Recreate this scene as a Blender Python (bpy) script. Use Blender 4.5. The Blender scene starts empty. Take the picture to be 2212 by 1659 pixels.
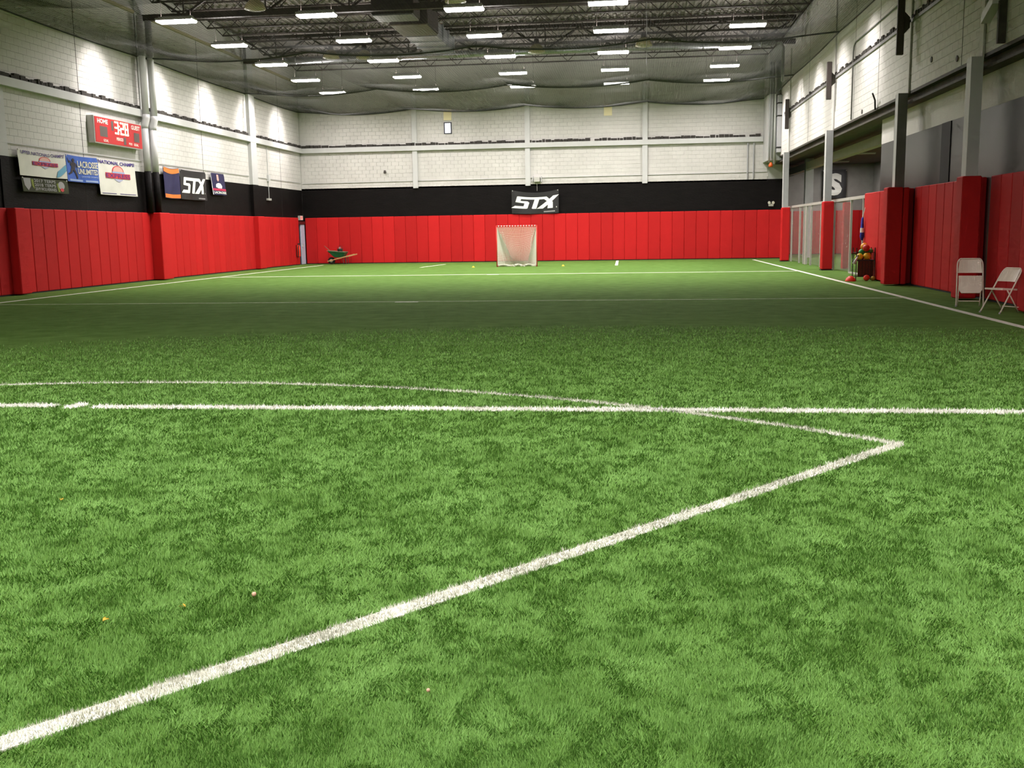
import bpy, bmesh, math, random
import numpy as np
from mathutils import Matrix, Vector
random.seed(7); RNG = np.random.default_rng(11)
C = bpy.context.scene.collection
PI = math.pi

# ------------------------------------------------------------------ camera
FPX, YAW, PITCH, ROLL, CAMZ = 2163.28, -.1204, -.1514, -.0160, 1.6
fw = Vector((math.sin(YAW)*math.cos(PITCH), math.cos(YAW)*math.cos(PITCH), math.sin(PITCH)))
r0 = Vector((math.cos(YAW), -math.sin(YAW), 0)); u0 = r0.cross(fw)
rt = math.cos(ROLL)*r0 + math.sin(ROLL)*u0; up = -math.sin(ROLL)*r0 + math.cos(ROLL)*u0
cam = bpy.data.cameras.new('camera'); cam.sensor_width = 36; cam.lens = FPX/2212*36
cam.clip_start = .05; cam.clip_end = 300
camo = bpy.data.objects.new('camera', cam); C.objects.link(camo)
camo.matrix_world = Matrix(((rt.x, up.x, -fw.x, 0), (rt.y, up.y, -fw.y, 0), (rt.z, up.z, -fw.z, CAMZ), (0, 0, 0, 1)))
bpy.context.scene.camera = camo

# ------------------------------------------------------------------ world, exposure
w = bpy.data.worlds.new('world'); bpy.context.scene.world = w; w.use_nodes = True
w.node_tree.nodes['Background'].inputs[0].default_value = (.5, .5, .5, 1)
w.node_tree.nodes['Background'].inputs[1].default_value = .02
vs = bpy.context.scene.view_settings
vs.view_transform = 'Standard'; vs.look = 'None'; vs.exposure = 0.0; vs.gamma = 1; vs.use_curve_mapping = False
cy = bpy.context.scene.cycles
cy.use_denoising = True; cy.max_bounces = 5; cy.diffuse_bounces = 2; cy.glossy_bounces = 2; cy.transmission_bounces = 2; cy.transparent_max_bounces = 6; cy.adaptive_threshold = .07; cy.adaptive_min_samples = 14; cy.caustics_reflective = False; cy.caustics_refractive = False
LAMP_W = 262.0          # power of one high-bay fixture
UP_W = 55.0            # light leaving the vent slots on top of a fixture
END_W = 760.0           # light leaving the open end of the fixtures beside the walls
LAMP_COL = (1.0, .94, .92)

# ------------------------------------------------------------------ materials
MATS = {}
def mat(name, col, rough=.6, var=0., scale=6., metal=0., spec=.4, bump=0., bscale=60., emit=None, estr=0., stretch=(1,1,1), objrand=0., alpha_mix=None):
    if name in MATS: return MATS[name]
    m = bpy.data.materials.new(name); m.use_nodes = True; nt = m.node_tree; N = nt.nodes; L = nt.links
    b = N['Principled BSDF']
    b.inputs['Roughness'].default_value = rough; b.inputs['Metallic'].default_value = metal
    b.inputs['Specular IOR Level'].default_value = spec
    c4 = (*col, 1); b.inputs['Base Color'].default_value = c4
    tc = N.new('ShaderNodeTexCoord'); mp = N.new('ShaderNodeMapping'); mp.inputs['Scale'].default_value = stretch
    L.new(tc.outputs['Object'], mp.inputs[0])
    src = None
    if var > 0:
        n = N.new('ShaderNodeTexNoise'); n.inputs['Scale'].default_value = scale; n.inputs['Detail'].default_value = 5
        L.new(mp.outputs[0], n.inputs['Vector'])
        r = N.new('ShaderNodeMapRange'); r.inputs['From Min'].default_value = .3; r.inputs['From Max'].default_value = .7
        r.inputs['To Min'].default_value = 1-var; r.inputs['To Max'].default_value = 1+var
        L.new(n.outputs['Fac'], r.inputs['Value']); src = r.outputs[0]
    if objrand > 0:
        oi = N.new('ShaderNodeObjectInfo'); r2 = N.new('ShaderNodeMapRange')
        r2.inputs['To Min'].default_value = 1-objrand; r2.inputs['To Max'].default_value = 1+objrand*.5
        L.new(oi.outputs['Random'], r2.inputs['Value'])
        if src:
            mu = N.new('ShaderNodeMath'); mu.operation = 'MULTIPLY'; L.new(src, mu.inputs[0]); L.new(r2.outputs[0], mu.inputs[1]); src = mu.outputs[0]
        else: src = r2.outputs[0]
    if src:
        mx = N.new('ShaderNodeVectorMath'); mx.operation = 'SCALE'; mx.inputs[0].default_value = col
        L.new(src, mx.inputs['Scale']); L.new(mx.outputs[0], b.inputs['Base Color'])
    if bump > 0:
        n2 = N.new('ShaderNodeTexNoise'); n2.inputs['Scale'].default_value = bscale; n2.inputs['Detail'].default_value = 3
        L.new(mp.outputs[0], n2.inputs['Vector'])
        bp = N.new('ShaderNodeBump'); bp.inputs['Strength'].default_value = bump; bp.inputs['Distance'].default_value = .02
        L.new(n2.outputs['Fac'], bp.inputs['Height']); L.new(bp.outputs[0], b.inputs['Normal'])
    if emit:
        m.cycles.emission_sampling = 'NONE'
        b.inputs['Emission Color'].default_value = (*emit, 1); b.inputs['Emission Strength'].default_value = estr
    if alpha_mix is not None:
        tr = N.new('ShaderNodeBsdfTransparent'); ms = N.new('ShaderNodeMixShader'); ms.inputs[0].default_value = alpha_mix
        out = N['Material Output']
        L.new(tr.outputs[0], ms.inputs[1]); L.new(b.outputs[0], ms.inputs[2]); L.new(ms.outputs[0], out.inputs['Surface'])
    MATS[name] = m; return m

WHITE = mat('white_block_paint', (.60, .582, .55), .75, .06, 1.3, bump=.25, bscale=30)
WHITE_S = mat('white_steel_paint', (.55, .55, .54), .5, .04, 2)
BLACK = mat('black_wall_paint', (.006, .0048, .0046), .6, .3, 1.5, spec=.10, bump=.3, bscale=8, stretch=(1, 1, 5))
BLACK2 = mat('semi_gloss_black_paint', (.020, .019, .021), .30, .2, 1.0, spec=.6)
JOINT = mat('painted_mortar', (.30, .295, .275), .9)
JOINT2 = mat('pale_mortar', (.46, .46, .43), .9)
RED = mat('red_vinyl', (.55, .016, .017), .6, .05, .8, spec=.14, bump=.06, bscale=25, objrand=.14)
DARKGAP = mat('dark_joint', (.02, .018, .016), .9)
GREY_PIPE = mat('grey_pipe_paint', (.40, .40, .41), .45, .06, 3)
STEEL_D = mat('dark_truss_steel', (.050, .040, .034), .6, .3, 3)
DECK = mat('roof_deck_paint', (.25, .225, .205), .7, .15, 1.2)
DUCT = mat('galvanised_duct', (.42, .43, .45), .35, .12, 4, metal=.55)
BEAM_D = mat('dark_beam_paint', (.055, .048, .036), .7, .35, 5)
GREY_D = mat('grey_column_paint', (.22, .215, .21), .55, .1, 3)
NETM = mat('black_net_twine', (.05, .05, .048), .8)
FILL = mat('dark_gap_filler', (.045, .04, .035), .9, .4, 8)
ALU = mat('pale_aluminium', (.55, .54, .50), .4, metal=.3)
WOOD = mat('ash_wood', (.55, .33, .14), .5, .2, 6, stretch=(1, 8, 8))
BLACKMETAL = mat('black_wire', (.02, .02, .025), .4)
RUBBER = mat('black_rubber', (.02, .02, .02), .8)

# ------------------------------------------------------------------ mesh helpers
class MB:
    def __init__(s): s.v = []; s.f = []
    def quad(s, a, b, c, d):
        n = len(s.v); s.v += [a, b, c, d]; s.f.append((n, n+1, n+2, n+3)); return s
    def box(s, x0, x1, y0, y1, z0, z1):
        n = len(s.v)
        s.v += [(x0,y0,z0),(x1,y0,z0),(x1,y1,z0),(x0,y1,z0),(x0,y0,z1),(x1,y0,z1),(x1,y1,z1),(x0,y1,z1)]
        s.f += [(n,n+3,n+2,n+1),(n+4,n+5,n+6,n+7),(n,n+1,n+5,n+4),(n+1,n+2,n+6,n+5),(n+2,n+3,n+7,n+6),(n+3,n,n+4,n+7)]; return s
    def cbox(s, x0, x1, y0, y1, z0, z1, c=.02):
        # box with chamfered vertical and horizontal edges (three stacked octagons)
        def ring(z, i):
            a0, a1, b0, b1 = x0+i, x1-i, y0+i, y1-i
            return [(a0+c,b0,z),(a1-c,b0,z),(a1,b0+c,z),(a1,b1-c,z),(a1-c,b1,z),(a0+c,b1,z),(a0,b1-c,z),(a0,b0+c,z)]
        n = len(s.v); rs = [ring(z0, c), ring(z0+c, 0), ring(z1-c, 0), ring(z1, c)]
        for r in rs: s.v += r
        for k in range(3):
            for i in range(8):
                j = (i+1) % 8; s.f.append((n+8*k+i, n+8*k+j, n+8*k+8+j, n+8*k+8+i))
        s.f += [tuple(n+7-i for i in range(8)), tuple(n+24+i for i in range(8))]; return s
    def tube(s, pts, r, k=8, cap=True, r1=None):
        pts = [Vector(p) for p in pts]; n = len(s.v); m = len(pts); prev = None
        for i, p in enumerate(pts):
            t = (pts[min(i+1, m-1)]-pts[max(i-1, 0)]).normalized()
            if prev is None: a = t.cross(Vector((0, 0, 1)) if abs(t.z) < .9 else Vector((1, 0, 0))).normalized()
            else: a = (prev - t*prev.dot(t)).normalized()
            prev = a; b = t.cross(a); rr = r if r1 is None else r+(r1-r)*i/(m-1)
            for q in range(k):
                an = 2*PI*q/k; s.v.append(tuple(p+rr*(math.cos(an)*a+math.sin(an)*b)))
        for i in range(m-1):
            for q in range(k):
                q2 = (q+1) % k; s.f.append((n+i*k+q, n+i*k+q2, n+(i+1)*k+q2, n+(i+1)*k+q))
        if cap: s.f += [tuple(n+k-1-q for q in range(k)), tuple(n+(m-1)*k+q for q in range(k))]
        return s
    def bar(s, a, b, wd, dp=None):
        a = Vector(a); b = Vector(b); t = (b-a).normalized()
        u = t.cross(Vector((0, 1, 0)) if abs(t.y) < .9 else Vector((1, 0, 0))).normalized(); v = t.cross(u)
        dp = dp or wd; n = len(s.v)
        for p in (a, b):
            for i, j in ((-1,-1),(1,-1),(1,1),(-1,1)): s.v.append(tuple(p+u*i*wd/2+v*j*dp/2))
        s.f += [(n,n+1,n+5,n+4),(n+1,n+2,n+6,n+5),(n+2,n+3,n+7,n+6),(n+3,n,n+4,n+7),(n+3,n+2,n+1,n),(n+4,n+5,n+6,n+7)]; return s
    def lathe(s, prof, c=(0,0,0), k=20):
        n = len(s.v)
        for r, z in prof:
            for q in range(k):
                a = 2*PI*q/k; s.v.append((c[0]+r*math.cos(a), c[1]+r*math.sin(a), c[2]+z))
        for i in range(len(prof)-1):
            for q in range(k):
                q2 = (q+1) % k; s.f.append((n+i*k+q, n+i*k+q2, n+(i+1)*k+q2, n+(i+1)*k+q))
        s.f += [tuple(n+k-1-q for q in range(k)), tuple(n+(len(prof)-1)*k+q for q in range(k))]; return s
    def sphere(s, c, r, k=16, m=10):
        return s.lathe([(max(r*math.sin(PI*i/m), 1e-4), -r*math.cos(PI*i/m)) for i in range(m+1)], c, k)
    def prism(s, poly, axis, d0, d1):
        # polygon in two coords, extruded along axis 0/1/2
        def P(p, d):
            return (d, p[0], p[1]) if axis == 0 else (p[0], d, p[1]) if axis == 1 else (p[0], p[1], d)
        n = len(s.v); k = len(poly); s.v += [P(p, d0) for p in poly]+[P(p, d1) for p in poly]
        for i in range(k): j = (i+1) % k; s.f.append((n+i, n+j, n+k+j, n+k+i))
        s.f += [tuple(n+k-1-i for i in range(k)), tuple(n+k+i for i in range(k))]; return s
    def mesh(s, name, m, smooth=False):
        me = bpy.data.meshes.new(name); me.from_pydata(s.v, [], s.f)
        if m: me.materials.append(m)
        if smooth: me.polygons.foreach_set('use_smooth', [True]*len(me.polygons))
        me.update(); return me
    def build(s, name, m, parent=None, loc=(0,0,0), smooth=False):
        if any(loc): s.v = [(a-loc[0], b-loc[1], c-loc[2]) for a, b, c in s.v]
        return place(name, s.mesh(name, m, smooth), parent, loc)
def place(name, me, parent=None, loc=(0,0,0), rz=0):
    o = bpy.data.objects.new(name, me); C.objects.link(o); o.location = loc; o.rotation_euler = (0, 0, rz)
    if parent: o.parent = parent
    return o
def tag(o, label, cat, group=None):
    o['label'] = label; o['category'] = cat
    if group: o['group'] = group
    return o
def thing(name, label, cat, loc=(0,0,0), rz=0, group=None):
    return tag(place(name, None, None, loc, rz), label, cat, group)
def struct(o, label=None):
    o['kind'] = 'structure'
    if label: o['label'] = label
    return o
def stuff(o): o['kind'] = 'stuff'; return o
def copy_tree(o, parent=None, loc=None):
    c = o.copy(); C.objects.link(c); c.parent = parent
    if loc is not None: c.location = loc
    for ch in o.children:
        if not ch.name.startswith(('end_light', 'vent_light')): copy_tree(ch, c)
    return c
_txt = {}
def text_mesh(body, shear=0., bold=0.):
    key = (body, shear, bold)
    if key in _txt: return _txt[key]
    cu = bpy.data.curves.new('t', 'FONT'); cu.body = body; cu.shear = shear; cu.offset = bold; cu.resolution_u = 3
    ob = bpy.data.objects.new('t', cu); C.objects.link(ob)
    dg = bpy.context.evaluated_depsgraph_get(); me = bpy.data.meshes.new_from_object(ob.evaluated_get(dg))
    vs_ = [(v.co.x, v.co.y) for v in me.vertices]; fs = [tuple(p.vertices) for p in me.polygons]
    bpy.data.objects.remove(ob); bpy.data.curves.remove(cu); bpy.data.meshes.remove(me)
    x0 = min(v[0] for v in vs_); x1 = max(v[0] for v in vs_); y0 = min(v[1] for v in vs_); y1 = max(v[1] for v in vs_)
    r = ([((x-x0)/(x1-x0), (y-y0)/(y1-y0)) for x, y in vs_], fs); _txt[key] = r; return r
def text_on(P, body, s0, s1, t0, t1, m, parent, name='lettering', off=.012, shear=0., bold=.012):
    """letters filling the rectangle s0..s1, t0..t1 (t downwards) of a surface P(s, t, off)"""
    vv, ff = text_mesh(body, shear, bold)
    mb = MB(); mb.v = [P(s0+a*(s1-s0), t1+(t0-t1)*b, off) for a, b in vv]; mb.f = ff
    return mb.build(name, m, parent)
def poly_on(P, polys, m, parent, name, off=.01):
    """flat printed shapes laid on a surface P(s, t, off), cut finely enough to follow its waves"""
    bm = bmesh.new()
    for pg in polys: bm.faces.new([bm.verts.new((q[0], q[1], 0)) for q in pg])
    bmesh.ops.triangulate(bm, faces=bm.faces[:])
    for _ in range(4):
        es = [e for e in bm.edges if e.calc_length() > .09]
        if not es: break
        bmesh.ops.subdivide_edges(bm, edges=es, cuts=1); bmesh.ops.triangulate(bm, faces=bm.faces[:])
    bm.verts.index_update(); mb = MB(); mb.v = [P(v.co.x, v.co.y, off) for v in bm.verts]; mb.f = [tuple(v.index for v in f.verts) for f in bm.faces]; bm.free()
    return mb.build(name, m, parent)

# ------------------------------------------------------------------ key planes
XL, XLP = -17.75, -17.62       # left wall face, left pad face
YR, YRP = 53.42, 53.28         # rear wall face, rear pad face
XF = 7.2                       # right upper wall face
ZP, ZB = 2.48, 3.95            # top of pads, top of black band
ZN, ZD = 8.05, 10.6            # net height, roof deck height
XLINE0, XLINE1 = -16.0, 6.03   # side lines

# ------------------------------------------------------------------ floor
def turf_material():
    m = bpy.data.materials.new('green_turf'); m.use_nodes = True; nt = m.node_tree; N = nt.nodes; L = nt.links
    b = N['Principled BSDF']; b.inputs['Roughness'].default_value = .9; b.inputs['Specular IOR Level'].default_value = .06
    tc = N.new('ShaderNodeTexCoord')
    def noise(sc, det, st=(1,1,1)):
        mp = N.new('ShaderNodeMapping'); mp.inputs['Scale'].default_value = st; L.new(tc.outputs['Object'], mp.inputs[0])
        n = N.new('ShaderNodeTexNoise'); n.inputs['Scale'].default_value = sc; n.inputs['Detail'].default_value = det
        L.new(mp.outputs[0], n.inputs['Vector']); return n.outputs['Fac']
    a = noise(2.6, 5); f = noise(70, 3); g = noise(.35, 3)
    r = N.new('ShaderNodeValToRGB'); e = r.color_ramp.elements
    e[0].position = .34; e[0].color = (.070, .142, .022, 1); e[1].position = .68; e[1].color = (.132, .236, .055, 1)
    s1 = N.new('ShaderNodeMath'); s1.operation = 'MULTIPLY_ADD'; s1.inputs[1].default_value = .55; s1.inputs[2].default_value = 0
    L.new(a, s1.inputs[0])
    s2 = N.new('ShaderNodeMath'); s2.operation = 'MULTIPLY_ADD'; s2.inputs[1].default_value = .3; L.new(f, s2.inputs[0]); L.new(s1.outputs[0], s2.inputs[2])
    s3 = N.new('ShaderNodeMath'); s3.operation = 'MULTIPLY_ADD'; s3.inputs[1].default_value = .15; L.new(g, s3.inputs[0]); L.new(s2.outputs[0], s3.inputs[2])
    L.new(s3.outputs[0], r.inputs[0]); L.new(r.outputs[0], b.inputs['Base Color'])
    bp = N.new('ShaderNodeBump'); bp.inputs['Strength'].default_value = .6; bp.inputs['Distance'].default_value = .015
    L.new(f, bp.inputs['Height']); L.new(bp.outputs[0], b.inputs['Normal'])
    return m
TURF = turf_material()
LINEW = mat('white_line_fibre', (.80, .80, .70), .8, .14, 40, bump=.5, bscale=120)
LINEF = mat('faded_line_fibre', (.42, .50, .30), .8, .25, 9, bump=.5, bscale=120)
floor = struct(MB().box(-18.3, 14.0, -12.2, 60.3, -.2, 0).build('floor', TURF), 'green artificial turf field')

LINES = []    # (name, label, polyline, width, material)
def arc(cx, cy, R, a0, a1, n=60): return [(cx+R*math.cos(a0+(a1-a0)*i/n), cy+R*math.sin(a0+(a1-a0)*i/n)) for i in range(n+1)]
A0 = math.atan2(7.5-.76, 1.95+5.0)
LINES.append(('field_line', 'bright white straight line crossing the turf in the foreground', [(-5.04, 8.88), (XLINE1, 8.84)], .17, LINEW))
LINES.append(('field_line', 'bright white line left of the white spot at the left edge', [(XLINE0, 8.94), (-5.55, 8.92)], .17, LINEW))
LINES.append(('field_arc', 'thin curved white line sweeping over the foreground turf', arc(-5.0, .76, 9.68, A0, PI-A0), .085, LINEW))
LINES.append(('field_line', 'broad diagonal white line running to the lower left corner', [(1.95, 7.5), (-2.0, 2.78), (-5.0, -.80)], .10, LINEW))
LINES.append(('field_line', 'white side line along the left red pads', [(XLINE0, 10), (XLINE0, 51)], .11, LINEW))
LINES.append(('field_line', 'white side line along the right wall and chairs', [(XLINE1, 8), (XLINE1, 51.5)], .13, LINEW))
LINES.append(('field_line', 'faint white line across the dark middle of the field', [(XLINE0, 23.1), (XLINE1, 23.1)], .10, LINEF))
LINES.append(('field_line', 'faint white line across the field in front of the goal', [(XLINE0, 37.6), (XLINE1, 37.6)], .16, LINEW))
LINES.append(('field_line', 'short slanting white dash left of the goal', [(-9.74, 45.9), (-9.36, 50.1)], .10, LINEW))
LINES.append(('field_line', 'short bright white dash right of the goal by the rear pads', [(-.70, 45.6), (-.75, 52.6)], .13, LINEW))
LINES.append(('field_dash', 'bright white mark on the line before the goal', [(-5.4, 37.45), (-4.95, 37.45)], .22, LINEW))
LINES.append(('field_dash', 'bright white mark on the mid-field line', [(-5.5, 23.0), (-4.95, 23.0)], .16, LINEW))
def ribbon(pl, wd, z=.006):
    mb = MB(); k = len(pl); n = []
    for i in range(k):
        a = Vector(pl[max(i-1, 0)]); b = Vector(pl[min(i+1, k-1)]); t = (b-a).normalized(); nn = Vector((-t.y, t.x))*wd/2; p = Vector(pl[i])
        n.append((p+nn, p-nn))
    for i in range(k-1):
        (a, b), (c, d) = n[i], n[i+1]
        mb.quad((b.x,b.y,z), (d.x,d.y,z), (c.x,c.y,z), (a.x,a.y,z))
        mb.quad((a.x,a.y,z), (c.x,c.y,z), (c.x,c.y,-.01), (a.x,a.y,-.01)); mb.quad((d.x,d.y,z), (b.x,b.y,z), (b.x,b.y,-.01), (d.x,d.y,-.01))
    return mb
for nm, lb, pl, wd, m in LINES:
    o = ribbon(pl, wd).build(nm, m, floor); o['label'] = lb
SPOT = (-5.30, 8.92, .10, .15)
mb = MB(); mb.v = [(SPOT[0]+SPOT[2]*math.cos(a)+.03*math.sin(a), SPOT[1]+SPOT[3]*math.sin(a), .006) for a in [2*PI*i/24 for i in range(24)]]; mb.f = [tuple(range(24))]
o = mb.build('field_spot', LINEW, floor); o['label'] = 'white oval spot in the gap of the foreground line'

# ------------------------------------------------------------------ turf blades near the camera (uncountable)
def seg_dist(px, py, pl):
    d = np.full(px.shape, 1e9)
    for (x0, y0), (x1, y1) in zip(pl[:-1], pl[1:]):
        dx, dy = x1-x0, y1-y0; t = np.clip(((px-x0)*dx+(py-y0)*dy)/(dx*dx+dy*dy), 0, 1)
        d = np.minimum(d, np.hypot(px-x0-t*dx, py-y0-t*dy))
    return d
def vnoise(x, y, cell, seed):
    r = np.random.default_rng(seed).random((256, 256)); gx, gy = x/cell+1000, y/cell+1000
    i, j = np.floor(gx).astype(int), np.floor(gy).astype(int); u, v = gx-i, gy-j; u = u*u*(3-2*u); v = v*v*(3-2*v)
    g = lambda a, b: r[a % 256, b % 256]
    return (g(i,j)*(1-u)+g(i+1,j)*u)*(1-v)+(g(i,j+1)*(1-u)+g(i+1,j+1)*u)*v
NB = 1300000
D0, D1 = 1.8, 17.0
d = D0*(D1/D0)**RNG.random(NB)
th = YAW + (RNG.random(NB)*2-1)*math.radians(31.5)
bx, by = d*np.sin(th)+(RNG.random(NB)*2-1)*.8, d*np.cos(th)
keep = RNG.random(NB) < np.clip((17.0-d)/7.0, 0, 1)**.7
d, th, bx, by = d[keep], th[keep], bx[keep], by[keep]; NB = len(d)
near = [(l[2], l[3]) for l in LINES[:4]]
onl = np.zeros(NB, bool); worn = np.zeros(NB, bool)
for pl, wd in near[2:]: worn |= seg_dist(bx, by, pl) < wd/2*(1+.5*(vnoise(bx, by, .03, 5)-.5))
for pl, wd in near[:2]: onl |= seg_dist(bx, by, pl) < wd/2*(1+.25*(vnoise(bx, by, .03, 5)-.5))
onl |= ((bx-SPOT[0])/SPOT[2])**2+((by-SPOT[1])/SPOT[3])**2 < 1
def blades(idx, name, m, tall=1.):
    x, y, dd = bx[idx], by[idx], d[idx]; n = len(x)
    sc = np.clip(dd/3.6, .85, 2.6)
    lean = (vnoise(x, y, .16, 1)*.6+vnoise(x, y, .07, 2)*.4)*4*PI+RNG.normal(0, 1.2, n)
    la = np.clip(.45+.5*vnoise(x, y, .25, 4)+RNG.normal(0, .22, n), .05, 1.25)
    h = .017*tall*sc**.4*(.6+.8*RNG.random(n)); wv = .0021*sc*(.7+.6*RNG.random(n))
    wa = lean+PI/2+RNG.normal(0, .6, n)
    P = np.empty((n, 3, 3), np.float32)
    P[:,0,0] = x-np.cos(wa)*wv; P[:,0,1] = y-np.sin(wa)*wv; P[:,0,2] = 0
    P[:,1,0] = x+np.cos(wa)*wv; P[:,1,1] = y+np.sin(wa)*wv; P[:,1,2] = 0
    P[:,2,0] = x+np.cos(lean)*np.sin(la)*h; P[:,2,1] = y+np.sin(lean)*np.sin(la)*h; P[:,2,2] = np.cos(la)*h+.004
    me = bpy.data.meshes.new(name); me.vertices.add(3*n); me.vertices.foreach_set('co', P.ravel())
    me.loops.add(3*n); me.loops.foreach_set('vertex_index', np.arange(3*n, dtype=np.int32))
    me.polygons.add(n); me.polygons.foreach_set('loop_start', np.arange(0, 3*n, 3, dtype=np.int32))
    at = me.attributes.new('tint', 'FLOAT', 'POINT')
    patch = vnoise(x, y, .22, 8)*.45+vnoise(x, y, .075, 9)*.3+vnoise(x, y, .8, 10)*.25
    t = np.clip(.5+1.0*(patch-.5)+RNG.normal(0, .26, n), 0, 1)
    at.data.foreach_set('value', np.repeat(t, 3).astype(np.float32))
    me.update(calc_edges=True); me.materials.append(m); return me
def blade_mat(name, c0, c1):
    m = bpy.data.materials.new(name); m.use_nodes = True; N = m.node_tree.nodes; L = m.node_tree.links; b = N['Principled BSDF']
    b.inputs['Roughness'].default_value = .55; b.inputs['Specular IOR Level'].default_value = .2
    a = N.new('ShaderNodeAttribute'); a.attribute_name = 'tint'; r = N.new('ShaderNodeValToRGB')
    r.color_ramp.elements[0].color = (*c0, 1); r.color_ramp.elements[1].color = (*c1, 1)
    L.new(a.outputs['Fac'], r.inputs[0]); L.new(r.outputs[0], b.inputs['Base Color']); return m
gm = blade_mat('green_turf_fibre', (.112, .245, .036), (.205, .395, .095))
wm = blade_mat('white_turf_fibre', (.85, .84, .76), (.95, .95, .88)); wm2 = blade_mat('worn_white_fibre', (.22, .24, .16), (.95, .94, .82))
g = stuff(place('turf_blades', blades(np.where(~(onl | worn))[0], 'turf_blades', gm)))
tag(g, 'short green plastic grass blades covering the foreground turf', 'grass')
g2 = stuff(place('line_fibres', blades(np.where(onl)[0], 'line_fibres', wm, 1.1)))
tag(g2, 'bright white grass fibres of the straight foreground line', 'grass')
g3 = stuff(place('line_fibres', blades(np.where(worn & ~onl)[0], 'worn_fibres', wm2, 1.1)))
tag(g3, 'worn speckled white fibres of the diagonal and curved lines', 'grass')

# ------------------------------------------------------------------ walls
def band_wall(axis, c0, c1, a0, a1, face_sign):
    pass
def blocks(plane, u0, u1, z0, z1, face, sign, name, parent, limit=0, key=None):
    """block courses: plane 'x' (face at x) or 'y'; the first `limit` blocks nearest the camera are single parts"""
    cells = []; bw, bh, g_ = .4, .2, .006
    for r in range(int(round((z1-z0)/bh))):
        zz = z0+r*bh; off = 0 if r % 2 else -bw/2; k = int((u1-u0)/bw)+2
        for i in range(k):
            a, b = max(u0, u0+off+i*bw), min(u1, u0+off+(i+1)*bw)
            if b-a > .05: cells.append((a+g_/2, b-g_/2, zz+g_/2, zz+bh-g_/2, b-a > bw-.01))
    single = set()
    if limit:
        idx = [i for i, c in enumerate(cells) if c[4] and key(c)]; idx.sort(key=lambda i: cells[i][0]); single = set(idx[:limit])
    dep = .03; me = None; mb = MB()
    for i, (a, b, c, e, full) in enumerate(cells):
        if plane == 'x': bxa = (min(face, face-sign*dep), max(face, face-sign*dep), a, b, c, e)
        else: bxa = (a, b, min(face, face-sign*dep), max(face, face-sign*dep), c, e)
        if i in single:
            if me is None: me = MB().box(bxa[0]-face, bxa[1]-face, 0, b-a, 0, e-c).mesh('block', WHITE)
            place('block', me, parent, (face, a, c))
        else: mb.box(*bxa)
    stuff(mb.build(name, WHITE, parent))

# --- left wall
wl = struct(MB().box(-18.3, XL-.022, -12, YR+.3, 0, ZD).build('wall_left', JOINT), 'left block wall, grey white above a black band and red pads')
blocks('x', 24.0, 53.4, ZB, ZD-.05, XL, 1, 'block_courses', wl, 300, lambda c: c[0] > 26.6 and c[2] < 8.0)
MB().box(XL-.03, XL, -12, 53.4, 0, ZB).build('black_band', BLACK, wl)
MB().box(XL-.03, XL, -12, 24.0, ZB, ZD).build('painted_wall', WHITE, wl)
for y in (31.5, 40.8, 50.2, 26.1):
    MB().box(XL-.03, XL+.004, y-.012, y+.012, ZP, ZN+1.6).build('control_joint', DARKGAP, wl)
GZ0, GZ1 = 5.90, 6.15
def girt(name, parent, plane, u0, u1, face, sign):
    mb = MB()
    if plane == 'x':
        mb.box(min(face, face+sign*.17), max(face, face+sign*.17), u0, u1, GZ0, GZ0+.03); mb.box(min(face, face+sign*.17), max(face, face+sign*.17), u0, u1, GZ1-.03, GZ1)
        mb.box(min(face+sign*.14, face+sign*.17), max(face+sign*.14, face+sign*.17), u0, u1, GZ0+.03, GZ1-.03)
    else:
        mb.box(u0, u1, min(face, face+sign*.17), max(face, face+sign*.17), GZ0, GZ0+.03); mb.box(u0, u1, min(face, face+sign*.17), max(face, face+sign*.17), GZ1-.03, GZ1)
        mb.box(u0, u1, min(face+sign*.14, face+sign*.17), max(face+sign*.14, face+sign*.17), GZ0+.03, GZ1-.03)
    mb.build(name, WHITE_S, parent)
    fl = MB(); u = u0+.1
    while u < u1-.3:
        l = random.uniform(.10, .32); hh = random.uniform(.09, .17)
        if random.random() < .97:
            a, b = sorted((face+sign*.005, face+sign*random.uniform(.07, .13)))
            if plane == 'x': fl.box(a, b, u, u+l, GZ1-.005, GZ1+hh)
            else: fl.box(u, u+l, a, b, GZ1-.005, GZ1+hh)
        u += l+random.uniform(.005, .05)
    stuff(fl.build('gap_filler', FILL, parent))
girt('girt', wl, 'x', 5.0, YR-.02, XL, 1)
# pads on the left wall: one chamfered panel mesh shared by all
PW = .61
def pad_mesh(dx, dy, dz, nm='wall_pad'): return MB().cbox(0, dx, 0, dy, 0, dz, .018).mesh(nm, RED)
pm_l = pad_mesh(.11, PW-.006, ZP-.03)
y = 27.25-17*PW
PIL = [(26.95, .25, .5), (35.55, .40, .80), (45.85, .24, .80)]     # pilasters: near face y, depth, length
def in_pil(a, b): return any(a < p[0]+p[2]-.02 and b > p[0]+.02 for p in PIL)
starts = []
segs = [(10.0, 26.95), (27.45, 35.55), (36.35, 45.85), (46.65, 52.25)]
for a, b in segs:
    n = max(1, round((b-a)/PW)); st = (b-a)/n
    for i in range(n):
        o = place('wall_pad', pm_l, wl, (XLP-.11, a+i*st+.003, .03)); o.scale = (1, st/PW, 1)
for py, dep, ln in PIL:
    MB().cbox(XLP-.11, XLP+dep, py, py+ln, .03, ZP, .02).build('pilaster_pad', RED, wl)
    up_d = .16 if py > 40 else .04
    MB().box(XL, XL+up_d, py+.05, py+ln-.05, ZP, ZB).build('pilaster_base', BLACK, wl)
    MB().box(XL, XL+up_d, py+.05, py+ln-.05, ZB, ZD-.3).build('pilaster', WHITE_S, wl)
MB().box(XL, XLP-.01, 10, 52.2, 0, .035).build('pad_sill', DARKGAP, wl)
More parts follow.
